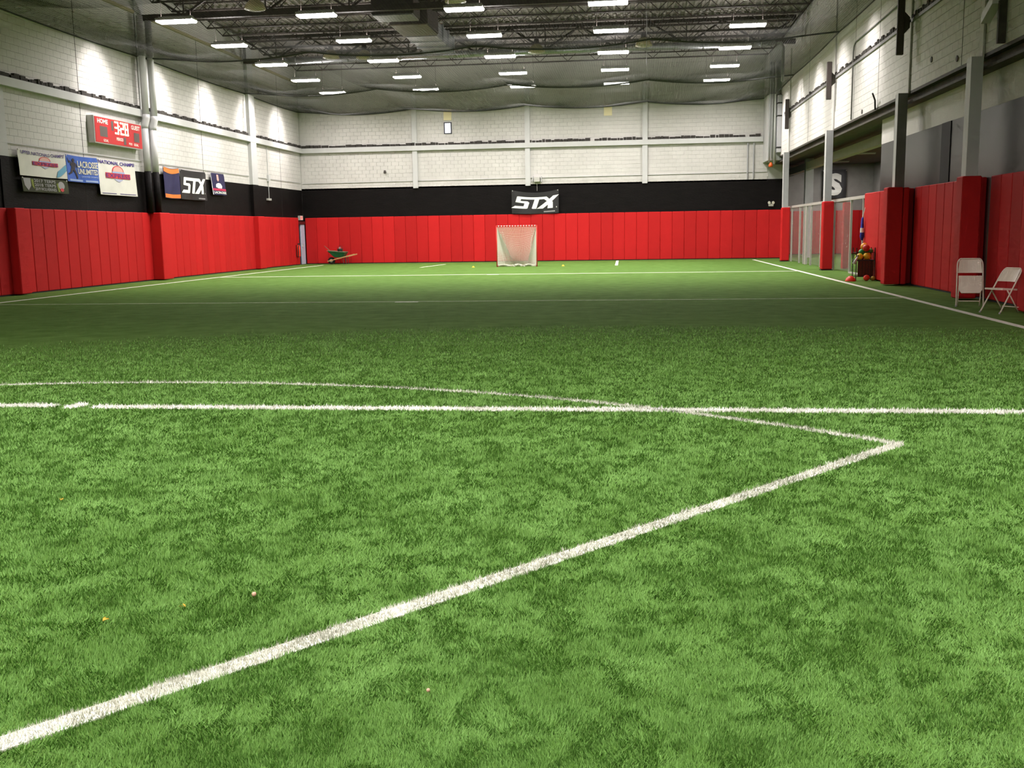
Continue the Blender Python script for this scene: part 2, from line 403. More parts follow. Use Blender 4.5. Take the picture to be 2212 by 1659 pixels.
# conduit above the black band
for a, b in ((23.0, 35.4), (36.5, 45.8), (46.8, 53.2)):
    MB().tube([(XL+.03, a, 4.33), (XL+.03, b, 4.33)], .014, 6).build('conduit', WHITE_S, wl)
MB().tube([(XL+.03, 48.3, 5.88), (XL+.03, 48.3, 4.0), (XL+.03, 48.3, 3.35)], .016, 6).build('conduit', WHITE_S, wl)
MB().box(XL, XL+.10, 48.2, 48.42, 4.2, 4.5).build('junction_box', WHITE_S, wl)
MB().box(XL, XL+.10, 48.0, 48.45, 3.28, 3.38).build('junction_box', ALU, wl)
for a, b in ((24.0, 35.5), (36.6, 45.5), (46.9, 53.2)):
    MB().box(XL, XL+.09, a, b, 9.50, 9.60).build('ledger_angle', mat('yellowed_primer', (.42, .38, .22), .6), wl)

# --- rear wall
wr = struct(MB().box(-18.3, 7.9, YR+.022, YR+.35, 0, ZD).build('wall_rear', JOINT2), 'far block wall, grey white above a black band and red pads')
blocks('y', XL, 6.9, ZB, ZD-.05, YR, -1, 'block_courses', wr)
MB().box(XL, 7.65, YR, YR+.03, 0, ZB+.08).build('black_band', BLACK, wr)
girt('girt', wr, 'y', XL+.02, 6.6, YR, -1)
pm_r = pad_mesh(PW-.006, .11, ZP-.03)
nr = round((7.6-XLP)/PW); st = (7.6-XLP-.02)/nr
for i in range(nr):
    o = place('wall_pad', pm_r, wr, (XLP+.02+i*st+.003, YRP, .03)); o.scale = (st/PW, 1, 1)
MB().box(XLP, 7.6, YRP+.01, YR, 0, .035).build('pad_sill', DARKGAP, wr)
for i, x in enumerate((-11.45, -5.44, .65)):
    mb = MB().box(x-.13, x+.13, YR-.025, YR, ZB, 8.9).box(x-.01, x+.01, YR-.09, YR-.025, ZB, 8.9).box(x-.13, x+.13, YR-.11, YR-.09, ZB, 8.9)
    mb.build('steel_column', WHITE_S, wr)
for x in (5.85, 6.15):
    MB().tube([(x, YR-.06, ZB+.1), (x, YR-.06, 5.88)], .035, 8).build('drain_pipe', GREY_PIPE, wr)
MB().tube([(XL+.1, YR-.03, 4.30), (6.8, YR-.03, 4.40)], .016, 6).build('conduit', WHITE_S, wr)
# corner bump-out with pipes
cb = MB().box(6.62, 7.45, 51.6, YR, 4.85, ZD).build('corner_bulkhead', WHITE_S, wr)
for x, yy, r, z0 in ((6.68, 51.50, .035, 4.75), (6.80, 51.46, .03, 4.95), (6.92, 51.42, .055, 4.65)):
    MB().tube([(x, yy, z0), (x, yy, 8.2), (x, yy, 9.5)], r, 10).build('riser_pipe', GREY_PIPE if r < .05 else WHITE_S, wr, smooth=True)
MB().box(7.0, 7.19, 51.1, 51.5, 5.2, 7.9).build('cable_trunking', GREY_PIPE, wr)
for z in (5.4, 6.9, 7.5): MB().box(6.99, 7.195, 51.08, 51.52, z, z+.06).build('trunking_clamp', DARKGAP, wr)
o = MB().lathe([(.02, 0), (.09, .02), (.11, .09), (.07, .18), (.02, .24)], (6.74, 51.3, 4.50), 12).build('alarm_horn', mat('orange_plastic', (.75, .12, .02), .4), None, (6.74, 51.3, 4.50), True)
tag(o, 'small orange horn below the pipes in the far right corner', 'horn')
MB().box(6.73, 6.75, 51.3, 51.62, 4.62, 4.65).build('bracket', DARKGAP, o, (6.74, 51.3, 4.50))

# --- right side: upper wall over an opening, recessed padded wall nearer the camera
wf = struct(MB().box(XF+.022, XF+.45, -12, 53.4, 5.05, ZD).build('wall_right', JOINT2), 'right upper block wall carried on a dark beam')
blocks('x', 14.0, 53.4, 5.05, ZD-.05, XF, -1, 'block_courses', wf)
MB().box(XF, XF+.03, -12, 14.0, 5.05, ZD).build('painted_wall', WHITE, wf)
mb = MB().box(XF, XF+.45, -12, 53.2, 4.98, 5.05).box(XF+.16, XF+.22, -12, 53.2, 4.80, 4.98).box(XF, XF+.45, -12, 53.2, 4.74, 4.80)
mb.build('lintel_beam', BEAM_D, wf)
mb = MB(); u = -2.0
mb.box(XF-.05, XF, -2, 50, 6.78, 6.86); mb.build('girt', GREY_D, wf)
mb = MB()
while u < 50:
    l = random.uniform(.1, .3); mb.box(XF-.045, XF-.005, u, u+l, 6.86, 6.86+random.uniform(.06, .16)); u += l+random.uniform(.02, .12)
stuff(mb.build('gap_filler', FILL, wf))
for y in (23.9, 34.9, 43.6, 31.6):
    MB().box(XF-.004, XF+.03, y-.012, y+.012, 5.06, 10).build('control_joint', DARKGAP, wf)
MB().tube([(XF-.03, 35.1, 5.06), (XF-.03, 35.1, 7.2), (XF-.03, 35.0, 7.40), (XF-.03, 34.8, 7.48), (XF-.03, 26.0, 7.52)], .022, 8).build('conduit', GREY_D, wf, smooth=True)
MB().tube([(XF-.04, 31.7, 5.0), (XF-.10, 31.5, 5.25), (XF-.22, 31.3, 5.42)], .025, 6).build('hook_bracket', DARKGAP, wf)
for y, z in ((33.6, 5.15), (26.2, 5.55), (24.2, 5.25)):
    MB().tube([(XF-.02, y, z), (XF-.002, y, z)], .07, 10).build('round_cover', BEAM_D, wf)

# recessed right wall nearer than the opening
XW = 7.50
w2 = struct(MB().box(XW+.02, XW+.40, -12, 32.2, 0, 4.76).build('wall_recess', WHITE), 'recessed right wall, white over black over red pads')
MB().box(XW, XW+.02, -12, 32.2, 0, 4.02).build('black_band', BLACK2, w2)
MB().box(XW-.004, XW+.02, -12, 32.2, 4.02, 4.74).build('painted_wall', WHITE, w2)
pm_w = pad_mesh(.11, PW-.006, 2.55)
for a, b in ((19.2, 22.2), (22.75, 27.9)):
    n = max(1, round((b-a)/PW)); st = (b-a)/n
    for i in range(n):
        o = place('wall_pad', pm_w, w2, (XW-.11, a+i*st+.003, .03)); o.scale = (1, st/PW, 1)
MB().cbox(7.06, XW, 30.3, 32.2, .03, 2.57, .02).build('block_pad', RED, w2)
MB().cbox(7.06, XW, 28.35, 30.28, .03, 2.57, .02).build('block_pad', RED, w2)
MB().cbox(6.70, 7.10, 27.9, 28.33, .03, 2.59, .02).build('block_pad', RED, w2)
MB().cbox(7.12, 7.26, 27.9, 28.33, .03, 2.58, .02).build('block_pad', RED, w2)
MB().cbox(6.86, 7.25, 22.3, 22.72, .03, 2.59, .02).build('block_pad', RED, w2)
MB().cbox(6.93, XW, 14.2, 19.15, .03, 2.58, .02).build('block_pad', RED, w2)
MB().cbox(6.93, XW, 9.0, 14.15, .03, 2.58, .02).build('block_pad', RED, w2)
MB().box(XW-.10, XW, 10, 32.2, 0, .035).build('pad_sill', DARKGAP, w2)
MB().box(XW-.02, XW+.02, 25.4, 26.1, 2.6, 4.02).build('painted_shade_strip', mat('shade_black', (.006, .005, .006), .7), w2)  # dark strip painting the post's shadow onto the black band
# near walls behind the camera (never in view, close the hall)
struct(MB().box(-18.3, 8, -12.3, -12, 0, ZD).build('wall_near', WHITE), 'hall wall behind the viewpoint')

# steel posts of the right side
def steel_post(y, x0, zb, label, dark, grp='right wall posts'):
    t = thing('steel_post', label, 'post', (x0+.15, y+.15, 0))
    m = GREY_D if dark else GREY_PIPE if zb == 0 else WHITE_S
    lx = lambda a, b, c, e, z0, z1: MB().box(a-.15, b-.15, c-.15, e-.15, z0, z1)
    lx(0, .24, .0, .025, zb, 5.0).build('flange', m, t)
    lx(0, .24, .275, .30, zb, 5.0).build('flange', m, t)
    lx(.0, .04, .025, .275, zb, 5.0).build('web', WHITE_S, t)
    lx(XF-.05-x0, XF-.008-x0, .04, .26, 5.0, 9.6).build('wall_strip', WHITE, t)
    return t
for y, x0, lab in ((28.0, 6.90, 'grey steel post above the thick red pad block'), (22.35, 6.93, 'pale steel post rising above the nearest pad-wrapped column')):
    steel_post(y, x0, 2.57, lab, y > 25)
for y, x0, lab in ((38.0, 6.93, 'grey steel post wrapped in red padding, middle of the opening'), (48.4, 6.95, 'grey steel post wrapped in red padding, at the far end of the opening')):
    t = steel_post(y, x0, 0, lab, False)
    MB().cbox(-.19, .19, -.19, .19, .03, 2.49, .03).build('pad_wrap', RED, t)
    MB().box(-.20, .20, -.20, .20, 0, .03).build('base_plate', DARKGAP, t)
# dark heater panels on the posts
for y, x, z0, z1, lab in ((28.0, 6.80, 5.95, 7.45, 'nearest'), (37.9, 6.86, 6.05, 7.35, 'middle'), (48.3, 6.95, 6.02, 7.35, 'farthest')):
    t = thing('wall_speaker', 'dark tall speaker panel on a right wall post, %s of three' % lab, 'speaker', (x, y, z0), 0, 'speakers on the right wall posts')
    zh = z1-z0
    MB().cbox(-.02, .16, -.10, -.01, 0, zh, .015).build('cabinet', STEEL_D, t)
    MB().box(0, .14, -.105, -.10, .05, zh-.05).build('grille', mat('speaker_grille', (.07, .055, .05), .8, .2, 40), t)
    MB().prism([(.16, zh*.35), (.30, zh*.45), (.30, zh*.62), (.16, zh*.72)], 1, -.06, -.02).build('bracket', BEAM_D, t)

# ------------------------------------------------------------------ side room seen through the opening
sr = struct(MB().box(13.6, 13.9, 32.2, 60.3, 0, 5.2).build('wall_side_room', mat('dim_grey_wall', (.30, .29, .27), .8, .1, 2)), 'grey far wall of the side room behind the glass')
MB().box(7.9, 13.6, 60.0, 60.3, 0, 5.2).build('back_wall', mat('dim_grey_wall', (.30, .29, .27)), sr)
MB().box(XW+.4, 13.6, 32.2, 32.4, 0, 5.2).build('front_wall', mat('dim_grey_wall', (.30, .29, .27)), sr)
struct(MB().box(XF+.45, 13.9, 32.2, 60.3, 5.06, 5.2).build('ceiling_side_room', BEAM_D), 'dark low ceiling of the side room')
for i in range(9): place('wall_pad', pm_r, sr, (8.0+i*PW, 59.88, .03))
pm_s = pad_mesh(.11, PW-.006, ZP-.03)
for i in range(30): place('wall_pad', pm_s, sr, (13.48, 41.4+i*PW, .03))
o = MB().box(8.9, 9.2, 36.0, 59.9, 4.5, 4.86).build('soffit_beam', GREY_PIPE, sr)
MB().box(8.85, 9.25, 53.9, 54.3, 0, 5.05).build('inner_column', GREY_PIPE, sr)
MB().cbox(7.72, 8.02, 38.4, 38.75, .03, 2.45, .02).build('inner_pad', RED, sr)
for y, w_ in ((37, 'nearest'), (44, 'second nearest'), (51, 'third nearest'), (57, 'farthest')):
    t = thing('ceiling_lamp', 'flat ceiling lamp of the side room, '+w_, 'lamp', (11.0, y, 5.0), 0, 'ceiling lamps of the side room')
    MB().box(-.6, .6, -.15, .15, 0, .06).build('housing', WHITE_S, t)
    l = bpy.data.lights.new('lamp_light', 'AREA'); l.shape = 'RECTANGLE'; l.size = 1.1; l.size_y = .25; l.energy = 130; l.color = LAMP_COL
    lo = place('lamp_light', l, t, (0, 0, -.02))
# glazed partition in the opening
gp = thing('glass_partition', 'clear glass partition with thin pale frame in the right opening', 'partition', (7.38, 41.0, 0))
GL = mat('scuffed_clear_panel', (.50, .48, .44), .25, alpha_mix=.13, spec=.5)
MB().box(-.04, .04, -8.7, 10.2, 2.46, 2.56).build('top_rail', ALU, gp)
MB().box(-.04, .04, -8.7, -5.45, 0, .05).build('bottom_rail', ALU, gp)
posts_y = [-8.7, -7.3, -5.45, -2.6, .0, 2.2, 3.35, 3.95, 5.1, 7.4, 10.2]
for yy in posts_y: MB().box(-.035, .035, yy-.03, yy+.03, 0, 2.46).build('mullion', ALU, gp)
for a, b in zip(posts_y[:-1], posts_y[1:]):
    if (a, b) == (-7.3, -5.45): continue
    MB().box(-.005, .005, a+.03, b-.03, .05, 2.46).build('pane', GL, gp)
o = MB().box(-.045, .045, 3.3, 3.52, 0, 2.44).build('door_stile', ALU, gp)

# ------------------------------------------------------------------ ceiling
DKW = .3
mb = MB(); x = -18.2; i = 0
prof = []
while x < 7.8:
    prof += [(x, ZD), (x+.09, ZD), (x+.12, ZD+.06), (x+.27, ZD+.06)]; x += DKW
for a, b in zip(prof[:-1], prof[1:]): mb.quad((a[0], -12, a[1]), (b[0], -12, b[1]), (b[0], 53.8, b[1]), (a[0], 53.8, a[1]))
mb.box(-18.3, 7.8, -12.3, 53.8, ZD+.08, ZD+.15)
struct(mb.build('ceiling', DECK), 'ribbed dark roof deck')

def joist():
    t = thing('roof_joist', 'dark open-web roof joist under the deck', 'joist', (0, 0, 0), 0, 'open-web joists under the roof deck')
    x0, x1 = XL+.05, XF-.05; zt, zb = ZD-.04, ZD-.72
    MB().box(x0, x1, -.05, .05, zt-.05, zt).build('top_chord', STEEL_D, t)
    MB().box(x0+.6, x1-.6, -.05, .05, zb, zb+.05).build('bottom_chord', STEEL_D, t)
    mb = MB(); n = 34; st = (x1-x0-1.2)/n
    for i in range(n):
        a = x0+.6+i*st; mb.bar((a, 0, zb+.03 if i % 2 == 0 else zt-.03), (a+st, 0, zt-.03 if i % 2 == 0 else zb+.03), .028)
    mb.bar((x0, 0, zt-.03), (x0+.6, 0, zb+.03), .03); mb.bar((x1, 0, zt-.03), (x1-.6, 0, zb+.03), .03)
    mb.build('web', STEEL_D, t); return t
j0 = joist(); ys = [32.6+1.58*i for i in range(13)]
j0.location.y = ys[0]
ORD = ['nearest', 'second nearest', 'third nearest', 'fourth nearest', 'fifth nearest', 'sixth nearest', 'middle', 'sixth from the far wall', 'fifth from the far wall', 'fourth from the far wall', 'third from the far wall', 'second from the far wall', 'closest to the far wall']
j0['label'] = 'dark open-web roof joist, '+ORD[0]
for k, y in enumerate(ys[1:]): copy_tree(j0, None, (0, y, 0))['label'] = 'dark open-web roof joist, '+ORD[k+1]
def girder(y, lab):
    t = thing('roof_girder', lab, 'girder', (0, y, 0), 0, 'deep girders across the hall')
    x0, x1 = XL+.12, XF-.28; zb, zt = 9.35, ZD-.75
    MB().box(x0, x1, -.10, .10, zb, zb+.20).build('bottom_chord', STEEL_D, t)
    MB().box(x0, x1, -.09, .09, zt+.55, zt+.68).build('top_chord', STEEL_D, t)
    n = 16; st = (x1-x0)/n
    for i in range(n):
        a = x0+i*st; lo, hi = zb+.12, zt+.58
        MB().bar((a, 0, lo if i % 2 else hi), (a+st, 0, hi if i % 2 else lo), .075).build('diagonal', STEEL_D, t)
    for i in range(1, n, 2):
        a = x0+i*st; MB().bar((a, .03, zb+.1), (a, .03, zt+.58), .045).build('vertical', STEEL_D, t)
    return t
girder(36.1, 'deep dark truss girder nearer the camera'); girder(45.7, 'deep dark truss girder behind the air duct')
# slanting braces from the girders
# spiral duct across the hall
t = thing('spiral_duct', 'long grey round duct hung across the hall below the girder', 'duct', (0, 45.2, 9.33))
MB().tube([(-16.6, 0, 0), (6.0, 0, .02)], .15, 16).build('duct', DUCT, t, smooth=True)
for x in np.arange(-16.2, 6.0, 1.2): MB().tube([(x, 0, 0), (x+.03, 0, 0)], .165, 16).build('joint_band', DUCT, t)
for x in (-14, -8, -2, 4): MB().box(x-.01, x+.01, -.01, .01, .15, .5).build('hanger', STEEL_D, t)
MB().tube([(6.0, 0, .02), (6.25, 0, 0), (6.35, 0, -.2), (6.35, 0, -1.6)], .06, 10).build('drop_pipe', GREY_D, t, smooth=True)
# air unit and rectangular duct
t = thing('air_unit', 'dark boxy air unit hung under the roof between the lamps', 'air unit', (-8.25, 37.6, 9.25))
MB().cbox(-1.0, .55, -1.2, -.1, .05, .95, .02).build('casing', STEEL_D, t)
MB().box(-.95, .50, -1.22, -.08, 0, .05).build('drain_pan', GREY_D, t)
MB().cbox(-.7, .75, .3, 2.4, -.02, .75, .02).build('coil_box', STEEL_D, t)
MB().box(-.65, .70, .3, 2.4, -.06, -.02).build('coil_pan', mat('olive_steel', (.16, .14, .09), .5), t)
for k in range(3): MB().box(-.6, .65, 2.6+k*1.25, 3.7+k*1.25, -.05+.02*k, .55).build('duct_section', DUCT, t)
for k in range(3): MB().box(-.66, .71, 3.66+k*1.25, 3.78+k*1.25, -.08, .60).build('duct_flange', DUCT, t)
for a in (-.9, .45): MB().tube([(a, -.6, .95), (a, -.6, 1.3)], .02, 6).build('hanger', STEEL_D, t)
# unlit bell lamps
def bell(loc, lab):
    t = thing('bell_lamp', lab, 'lamp', loc, 0, 'unlit bell lamps under the roof')
    MB().lathe([(.02, .55), (.10, .54), (.12, .36), (.14, .34)], (0, 0, 0), 14).build('ballast', STEEL_D, t, smooth=True)
    MB().lathe([(.13, .34), (.22, .26), (.33, .12), (.37, 0), (.36, -.01)], (0, 0, 0), 20).build('reflector', mat('yellowed_acrylic', (.42, .38, .20), .35), t, smooth=True)
    MB().lathe([(.34, 0), (.26, -.04), (.10, -.065), (.01, -.07)], (0, 0, 0), 20).build('lens', mat('dull_lens', (.40, .38, .24), .3), t, smooth=True)
    MB().tube([(0, 0, .55), (0, 0, 1.5)], .015, 6).build('stem', STEEL_D, t); return t
for loc, lab in (((-13.0, 35.0, 9.35), 'unlit round bell lamp at the near left girder'), ((-5.95, 35.0, 9.30), 'unlit round bell lamp near the top centre lamps'),
                 ((.47, 44.6, 9.30), 'unlit round bell lamp beside the hanging wire'), ((-13.2, 44.6, 9.28), 'unlit round bell lamp at the left end of the duct'),
                 ((-11.7, 44.6, 9.22), 'unlit round bell lamp second from the left along the duct'), ((-4.1, 44.6, 9.2), 'unlit round bell lamp at the middle of the duct')):
    bell(loc, lab)
o = tag(MB().tube([(.55, 41.2, ZD), (.55, 41.2, 8.0)], .012, 5).build('hanging_wire', GREY_PIPE), 'thin pale wire hanging from the roof to the net', 'wire')

# ------------------------------------------------------------------ lamps
TUBE = mat('lit_tube', (1, 1, 1), .4, emit=(1, .98, .92), estr=14)
REFL = mat('white_reflector', (.85, .85, .85), .35)
def lamp():
    t = thing('strip_lamp', 'lit fluorescent high-bay lamp', 'lamp', (0, 0, 0), 0, 'lit strip lamps under the roof')
    L2 = .62
    mb = MB().box(-L2, L2, -.23, .23, .085, .13)
    for s in (-1, 1): mb.quad((-L2, s*.23, .085), (L2, s*.23, .085), (L2, s*.26, .05), (-L2, s*.26, .05))
    mb.build('reflector', REFL, t)
    MB().box(-L2+.05, L2-.05, -.09, .09, .13, .20).build('ballast_box', WHITE_S, t)
    for k in (-.20, -.12, -.04, .04, .12, .20): MB().tube([(-L2+.02, k, .035), (L2-.02, k, .035)], .030, 8).build('tube', TUBE, t, smooth=True)
    for q in (-1, 1): MB().tube([(q*.5, 0, .20), (q*.5, 0, ZD-LZ)], .006, 4).build('suspension_wire', STEEL_D, t)
    l = bpy.data.lights.new('lamp_light', 'AREA'); l.shape = 'RECTANGLE'; l.size = 1.2; l.size_y = .42; l.energy = LAMP_W; l.color = LAMP_COL; l.spread = math.radians(164)
    place('lamp_light', l, t, (0, 0, -.015)); return t
LZ = 8.5
COLX = [-14.80, -10.08, -5.28, -.76, 3.98]
ROWY = [32.6, 37.0, 41.4, 45.8, 50.0]
colname = ['leftmost', 'second', 'middle', 'fourth', 'rightmost']; rowname = ['nearest', 'second', 'third', 'fourth', 'farthest']
L0 = lamp(); first = True
endl = bpy.data.lights.new('end_light', 'SPOT'); endl.energy = END_W; endl.color = LAMP_COL; endl.spot_size = math.radians(62); endl.spot_blend = 1.0; endl.shadow_soft_size = .10
upl = bpy.data.lights.new('vent_light', 'AREA'); upl.shape = 'RECTANGLE'; upl.size = 1.1; upl.size_y = .15; upl.energy = UP_W; upl.color = LAMP_COL
def put(x, y, lab, side=0):
    global first
    if first: o = L0; first = False
    else: o = copy_tree(L0)
    o.location = (x, y, LZ); o['label'] = lab
    if y > 20:
        e = place('vent_light', upl, o, (0, 0, .22)); e.rotation_euler = (PI, 0, 0)
    if side:
        e = place('end_light', endl, o, (side*.72, 0, .05))
        e.rotation_euler = (0, side*-math.radians(90-30), 0) if side > 0 else (0, math.radians(90-30), 0)
    return o
LAMPS = []
for r, y in enumerate(ROWY):
    for c, x in enumerate(COLX):
        if r == 0 and c == 4: y_ = y
        LAMPS.append((x, y, 'lit strip lamp, %s column from the left, %s visible row' % (colname[c], rowname[r]), -1 if c == 0 else 1 if c == 4 else 0))
for y, w_ in ((-5.5, 'behind the viewpoint'), (.5, 'above the viewpoint'), (6.5, 'above the foreground turf')):
    for c, x in enumerate(COLX): LAMPS.append((x, y, 'lit strip lamp, %s column from the left, %s' % (colname[c], w_), 0))
for a in LAMPS: put(*a)
for o in bpy.data.objects:
    if o.name.startswith('end_light'):
        side = 1 if o.location.x > 0 else -1
        dirv = Vector((side*math.cos(math.radians(43)), 0, -math.sin(math.radians(43))))
        o.rotation_euler = dirv.to_track_quat('-Z', 'Y').to_euler()

# ------------------------------------------------------------------ ceiling net
def net():
    SX = [XL+.02, -11.45, -5.44, .65, XF-.3]; SY = [0.5, 9.0, 18.0, 27.2, 36.1, 45.7, YR-.06]
    def bay(v, S):
        for a, b in zip(S[:-1], S[1:]):
            if v <= b: t = (v-a)/(b-a); return 4*t*(1-t)
        return 0
    def z(x, y):
        fx, fy = bay(x, SX), bay(y, SY)
        ex = min(1, min(x-SX[0], SX[-1]-x)/3.0); ex = ex*ex*(3-2*ex)
        return ZN-.05*fy-.22*fx*(1-.75*fy)*(.5+.5*ex)-.34*fy*ex*(.6+.4*fx)-.05*math.sin(x*1.9+y*.7)*fx*fy
    V = []; F = []
    def strand(pts, ax):
        n = len(V); r = .0029
        for p in pts:
            for k in range(3):
                a = 2*PI*k/3+.5; o1, o2 = r*math.cos(a), r*math.sin(a)
                V.append((p[0], p[1]+o1, p[2]+o2) if ax == 0 else (p[0]+o1, p[1], p[2]+o2))
        for i in range(len(pts)-1):
            for k in range(3): k2 = (k+1) % 3; F.append((n+3*i+k, n+3*i+k2, n+3*i+3+k2, n+3*i+3+k))
    XS = np.linspace(SX[0], SX[-1], 41); YS = np.linspace(20.0, SY[-1], 57)
    for y in np.arange(20.0, SY[-1]+.01, .085): strand([(x, y, z(x, y)) for x in XS], 0)
    for x in np.arange(SX[0], SX[-1]+.01, .085): strand([(x, y, z(x, y)) for y in YS], 1)
    o = thing('ceiling_net', 'sagging black safety net stretched below the lamps', 'net', (0, 0, 0))
    mb = MB(); mb.v = V; mb.f = F; stuff(mb.build('mesh', NETM, o))
    def rope(pts, r): MB().tube(pts, r, 6).build('border_rope', NETM, o)
    rope([(SX[0], y, z(SX[0], y)) for y in np.linspace(20, SY[-1], 70)], .022)
    rope([(SX[-1], y, z(SX[-1], y)) for y in np.linspace(20, SY[-1], 70)], .022)
    rope([(x, SY[-1], z(x, SY[-1])) for x in np.linspace(SX[0], SX[-1], 60)], .022)
    for y in (36.1, 45.7): rope([(x, y, z(x, y)) for x in np.linspace(SX[0], SX[-1], 60)], .03)
net()

# ------------------------------------------------------------------ left wall fixtures
# pair of rain pipes on the second pilaster
for k, (y, lab) in enumerate(((35.48, 'grey rain pipe on the left wall, nearer of the pair'), (36.12, 'grey rain pipe on the left wall, farther of the pair'))):
    xx = XL+.19; t = thing('rain_pipe', lab, 'pipe', (xx, y, ZP), 0, 'pair of rain pipes on the left wall')
    MB().tube([(0, 0, .0), (0, 0, ZB+.02-ZP)], .12, 14).build('lower_pipe', BLACK, t, smooth=True)
    MB().tube([(0, 0, ZB+.02-ZP), (0, 0, 5.55-ZP)], .12, 14).build('middle_pipe', mat('pale_pipe_paint', (.62, .61, .61), .4), t, smooth=True)
    MB().tube([(0, 0, 5.5-ZP), (0, 0, 5.62-ZP), (.08, 0, 5.85-ZP), (.08, 0, 5.98-ZP)], .135, 14).build('elbow', mat('pale_pipe_paint', (.62, .61, .61), .4), t, smooth=True)
    MB().tube([(.08, 0, 5.95-ZP), (.08, 0, 9.4-ZP)], .12, 14).build('upper_pipe', mat('pale_pipe_paint', (.62, .61, .61), .4), t, smooth=True)

# door in the far left corner
d1 = struct(MB().box(XLP-.16, XLP-.06, 52.30, YRP-.02, 0, 2.28).build('door_1', mat('dark_door_frame', (.02, .016, .03), .5)), 'dark door frame with a pale door in the far left corner')
MB().box(XLP-.06, XLP-.01, 52.62, YRP-.05, .02, 2.12).build('door_leaf', mat('pale_blue_door', (.50, .53, .66), .5), d1)
MB().box(XLP-.01, XLP+.05, 52.72, 52.78, .95, 1.1).build('door_handle', ALU, d1)
MB().box(XLP-.06, XLP+.02, 52.26, YRP-.02, 2.14, 2.30).build('lintel', mat('dark_red_lintel', (.10, .01, .01), .6), d1)
t = thing('exit_sign', 'small red and white exit sign above the corner door', 'sign', (XLP, 52.7, 2.36))
MB().box(-.1, .03, -.22, .22, 0, .24).build('box', ALU, t)
PX = lambda s, tt, off: (.03+off, -.2+.4*s, .22-.2*tt)
poly_on(PX, [[(0, 0), (0, 1), (1, 1), (1, 0)]], mat('exit_panel', (.9, .55, .5), .5, emit=(1, .5, .45), estr=.35), t, 'panel', .002)
text_on(PX, 'EXIT', .1, .9, .2, .8, mat('exit_red', (.7, .02, .02), .5), t, off=.006)
# fire extinguisher
t = thing('fire_extinguisher', 'red fire extinguisher on the left pads beside the corner door', 'extinguisher', (XLP+.10, 51.75, .45))
EXR = mat('extinguisher_red', (.75, .04, .02), .3)
MB().lathe([(.09, 0), (.10, .03), (.10, .5), (.07, .58), (.03, .62)], (0, 0, 0), 14).build('cylinder', EXR, t, smooth=True)
MB().box(-.02, .03, -.03, .10, .62, .70).build('valve', BLACKMETAL, t)
MB().tube([(.03, -.06, .62), (.06, -.16, .55), (.05, -.19, .2), (.04, -.18, -.05)], .022, 8).build('hose', RUBBER, t)
MB().box(-.10, -.08, -.12, .12, .0, .6).build('bracket', mat('dark_red_lintel', (.10, .01, .01)), t)

# ------------------------------------------------------------------ scoreboard
SBR = mat('scoreboard_red', (.52, .022, .024), .4, .04, 2)
t = thing('scoreboard', 'red electronic scoreboard reading 3:28 on the left wall', 'scoreboard', (-17.5, 31.85, 4.70))
sw, sh = 3.25, .88
MB().box(-.25, 0, 0, sw, 0, sh).build('cabinet', ALU, t)
MB().box(0, .012, .035, sw-.035, .03, sh-.03).build('face', SBR, t)
PS = lambda s, tt, off: (.012+off, s*sw, sh*(1-tt))
LW = mat('white_print', (.85, .80, .72), .5)
text_on(PS, 'HOME', .06, .27, .09, .26, LW, t, off=.004, bold=.03)
text_on(PS, 'GUEST', .76, .95, .10, .27, LW, t, off=.004, bold=.03)
text_on(PS, 'GOAL', .16, .26, .82, .92, LW, t, off=.004, bold=.03)
text_on(PS, 'PERIOD', .43, .57, .68, .80, LW, t, off=.004, bold=.03)
text_on(PS, 'POS', .69, .76, .80, .89, LW, t, off=.004, bold=.03)
text_on(PS, 'GOAL', .80, .90, .80, .90, LW, t, off=.004, bold=.03)
DGREY = mat('unlit_digit_window', (.11, .085, .075), .5)
for a, b, c, e in ((.10, .25, .36, .74), (.81, .93, .38, .74), (.58, .63, .64, .92), (.335, .38, .10, .45)):
    poly_on(PS, [[(a, c), (a, e), (b, e), (b, c)]], DGREY, t, 'digit_window', .004)
LED = mat('lit_led', (1, .9, .6), .5, emit=(1, .86, .45), estr=4.0)
SEG = {'3': 'abcdg', '2': 'abged', '8': 'abcdefg'}
def digit(ch, s0, s1, t0, t1):
    w_, h_ = s1-s0, t1-t0; k = .26*w_; kt = .13*h_; P_ = []
    R = {'a': (s0, s1, t0, t0+kt), 'd': (s0, s1, t1-kt, t1), 'g': (s0, s1, t0+h_/2-kt/2, t0+h_/2+kt/2), 'b': (s1-k, s1, t0, t0+h_/2), 'c': (s1-k, s1, t0+h_/2, t1), 'f': (s0, s0+k, t0, t0+h_/2), 'e': (s0, s0+k, t0+h_/2, t1)}
    for q in SEG[ch]: a, b, c, e = R[q]; P_.append([(a, c), (a, e), (b, e), (b, c)])
    poly_on(PS, P_, LED, t, 'lit_digit', .005)
digit('3', .405, .487, .08, .56); digit('2', .52, .598, .08, .56); digit('8', .615, .693, .08, .56)
poly_on(PS, [[(.497, .22), (.497, .27), (.512, .27), (.512, .22)], [(.497, .36), (.497, .41), (.512, .41), (.512, .36)]], LED, t, 'colon', .005)

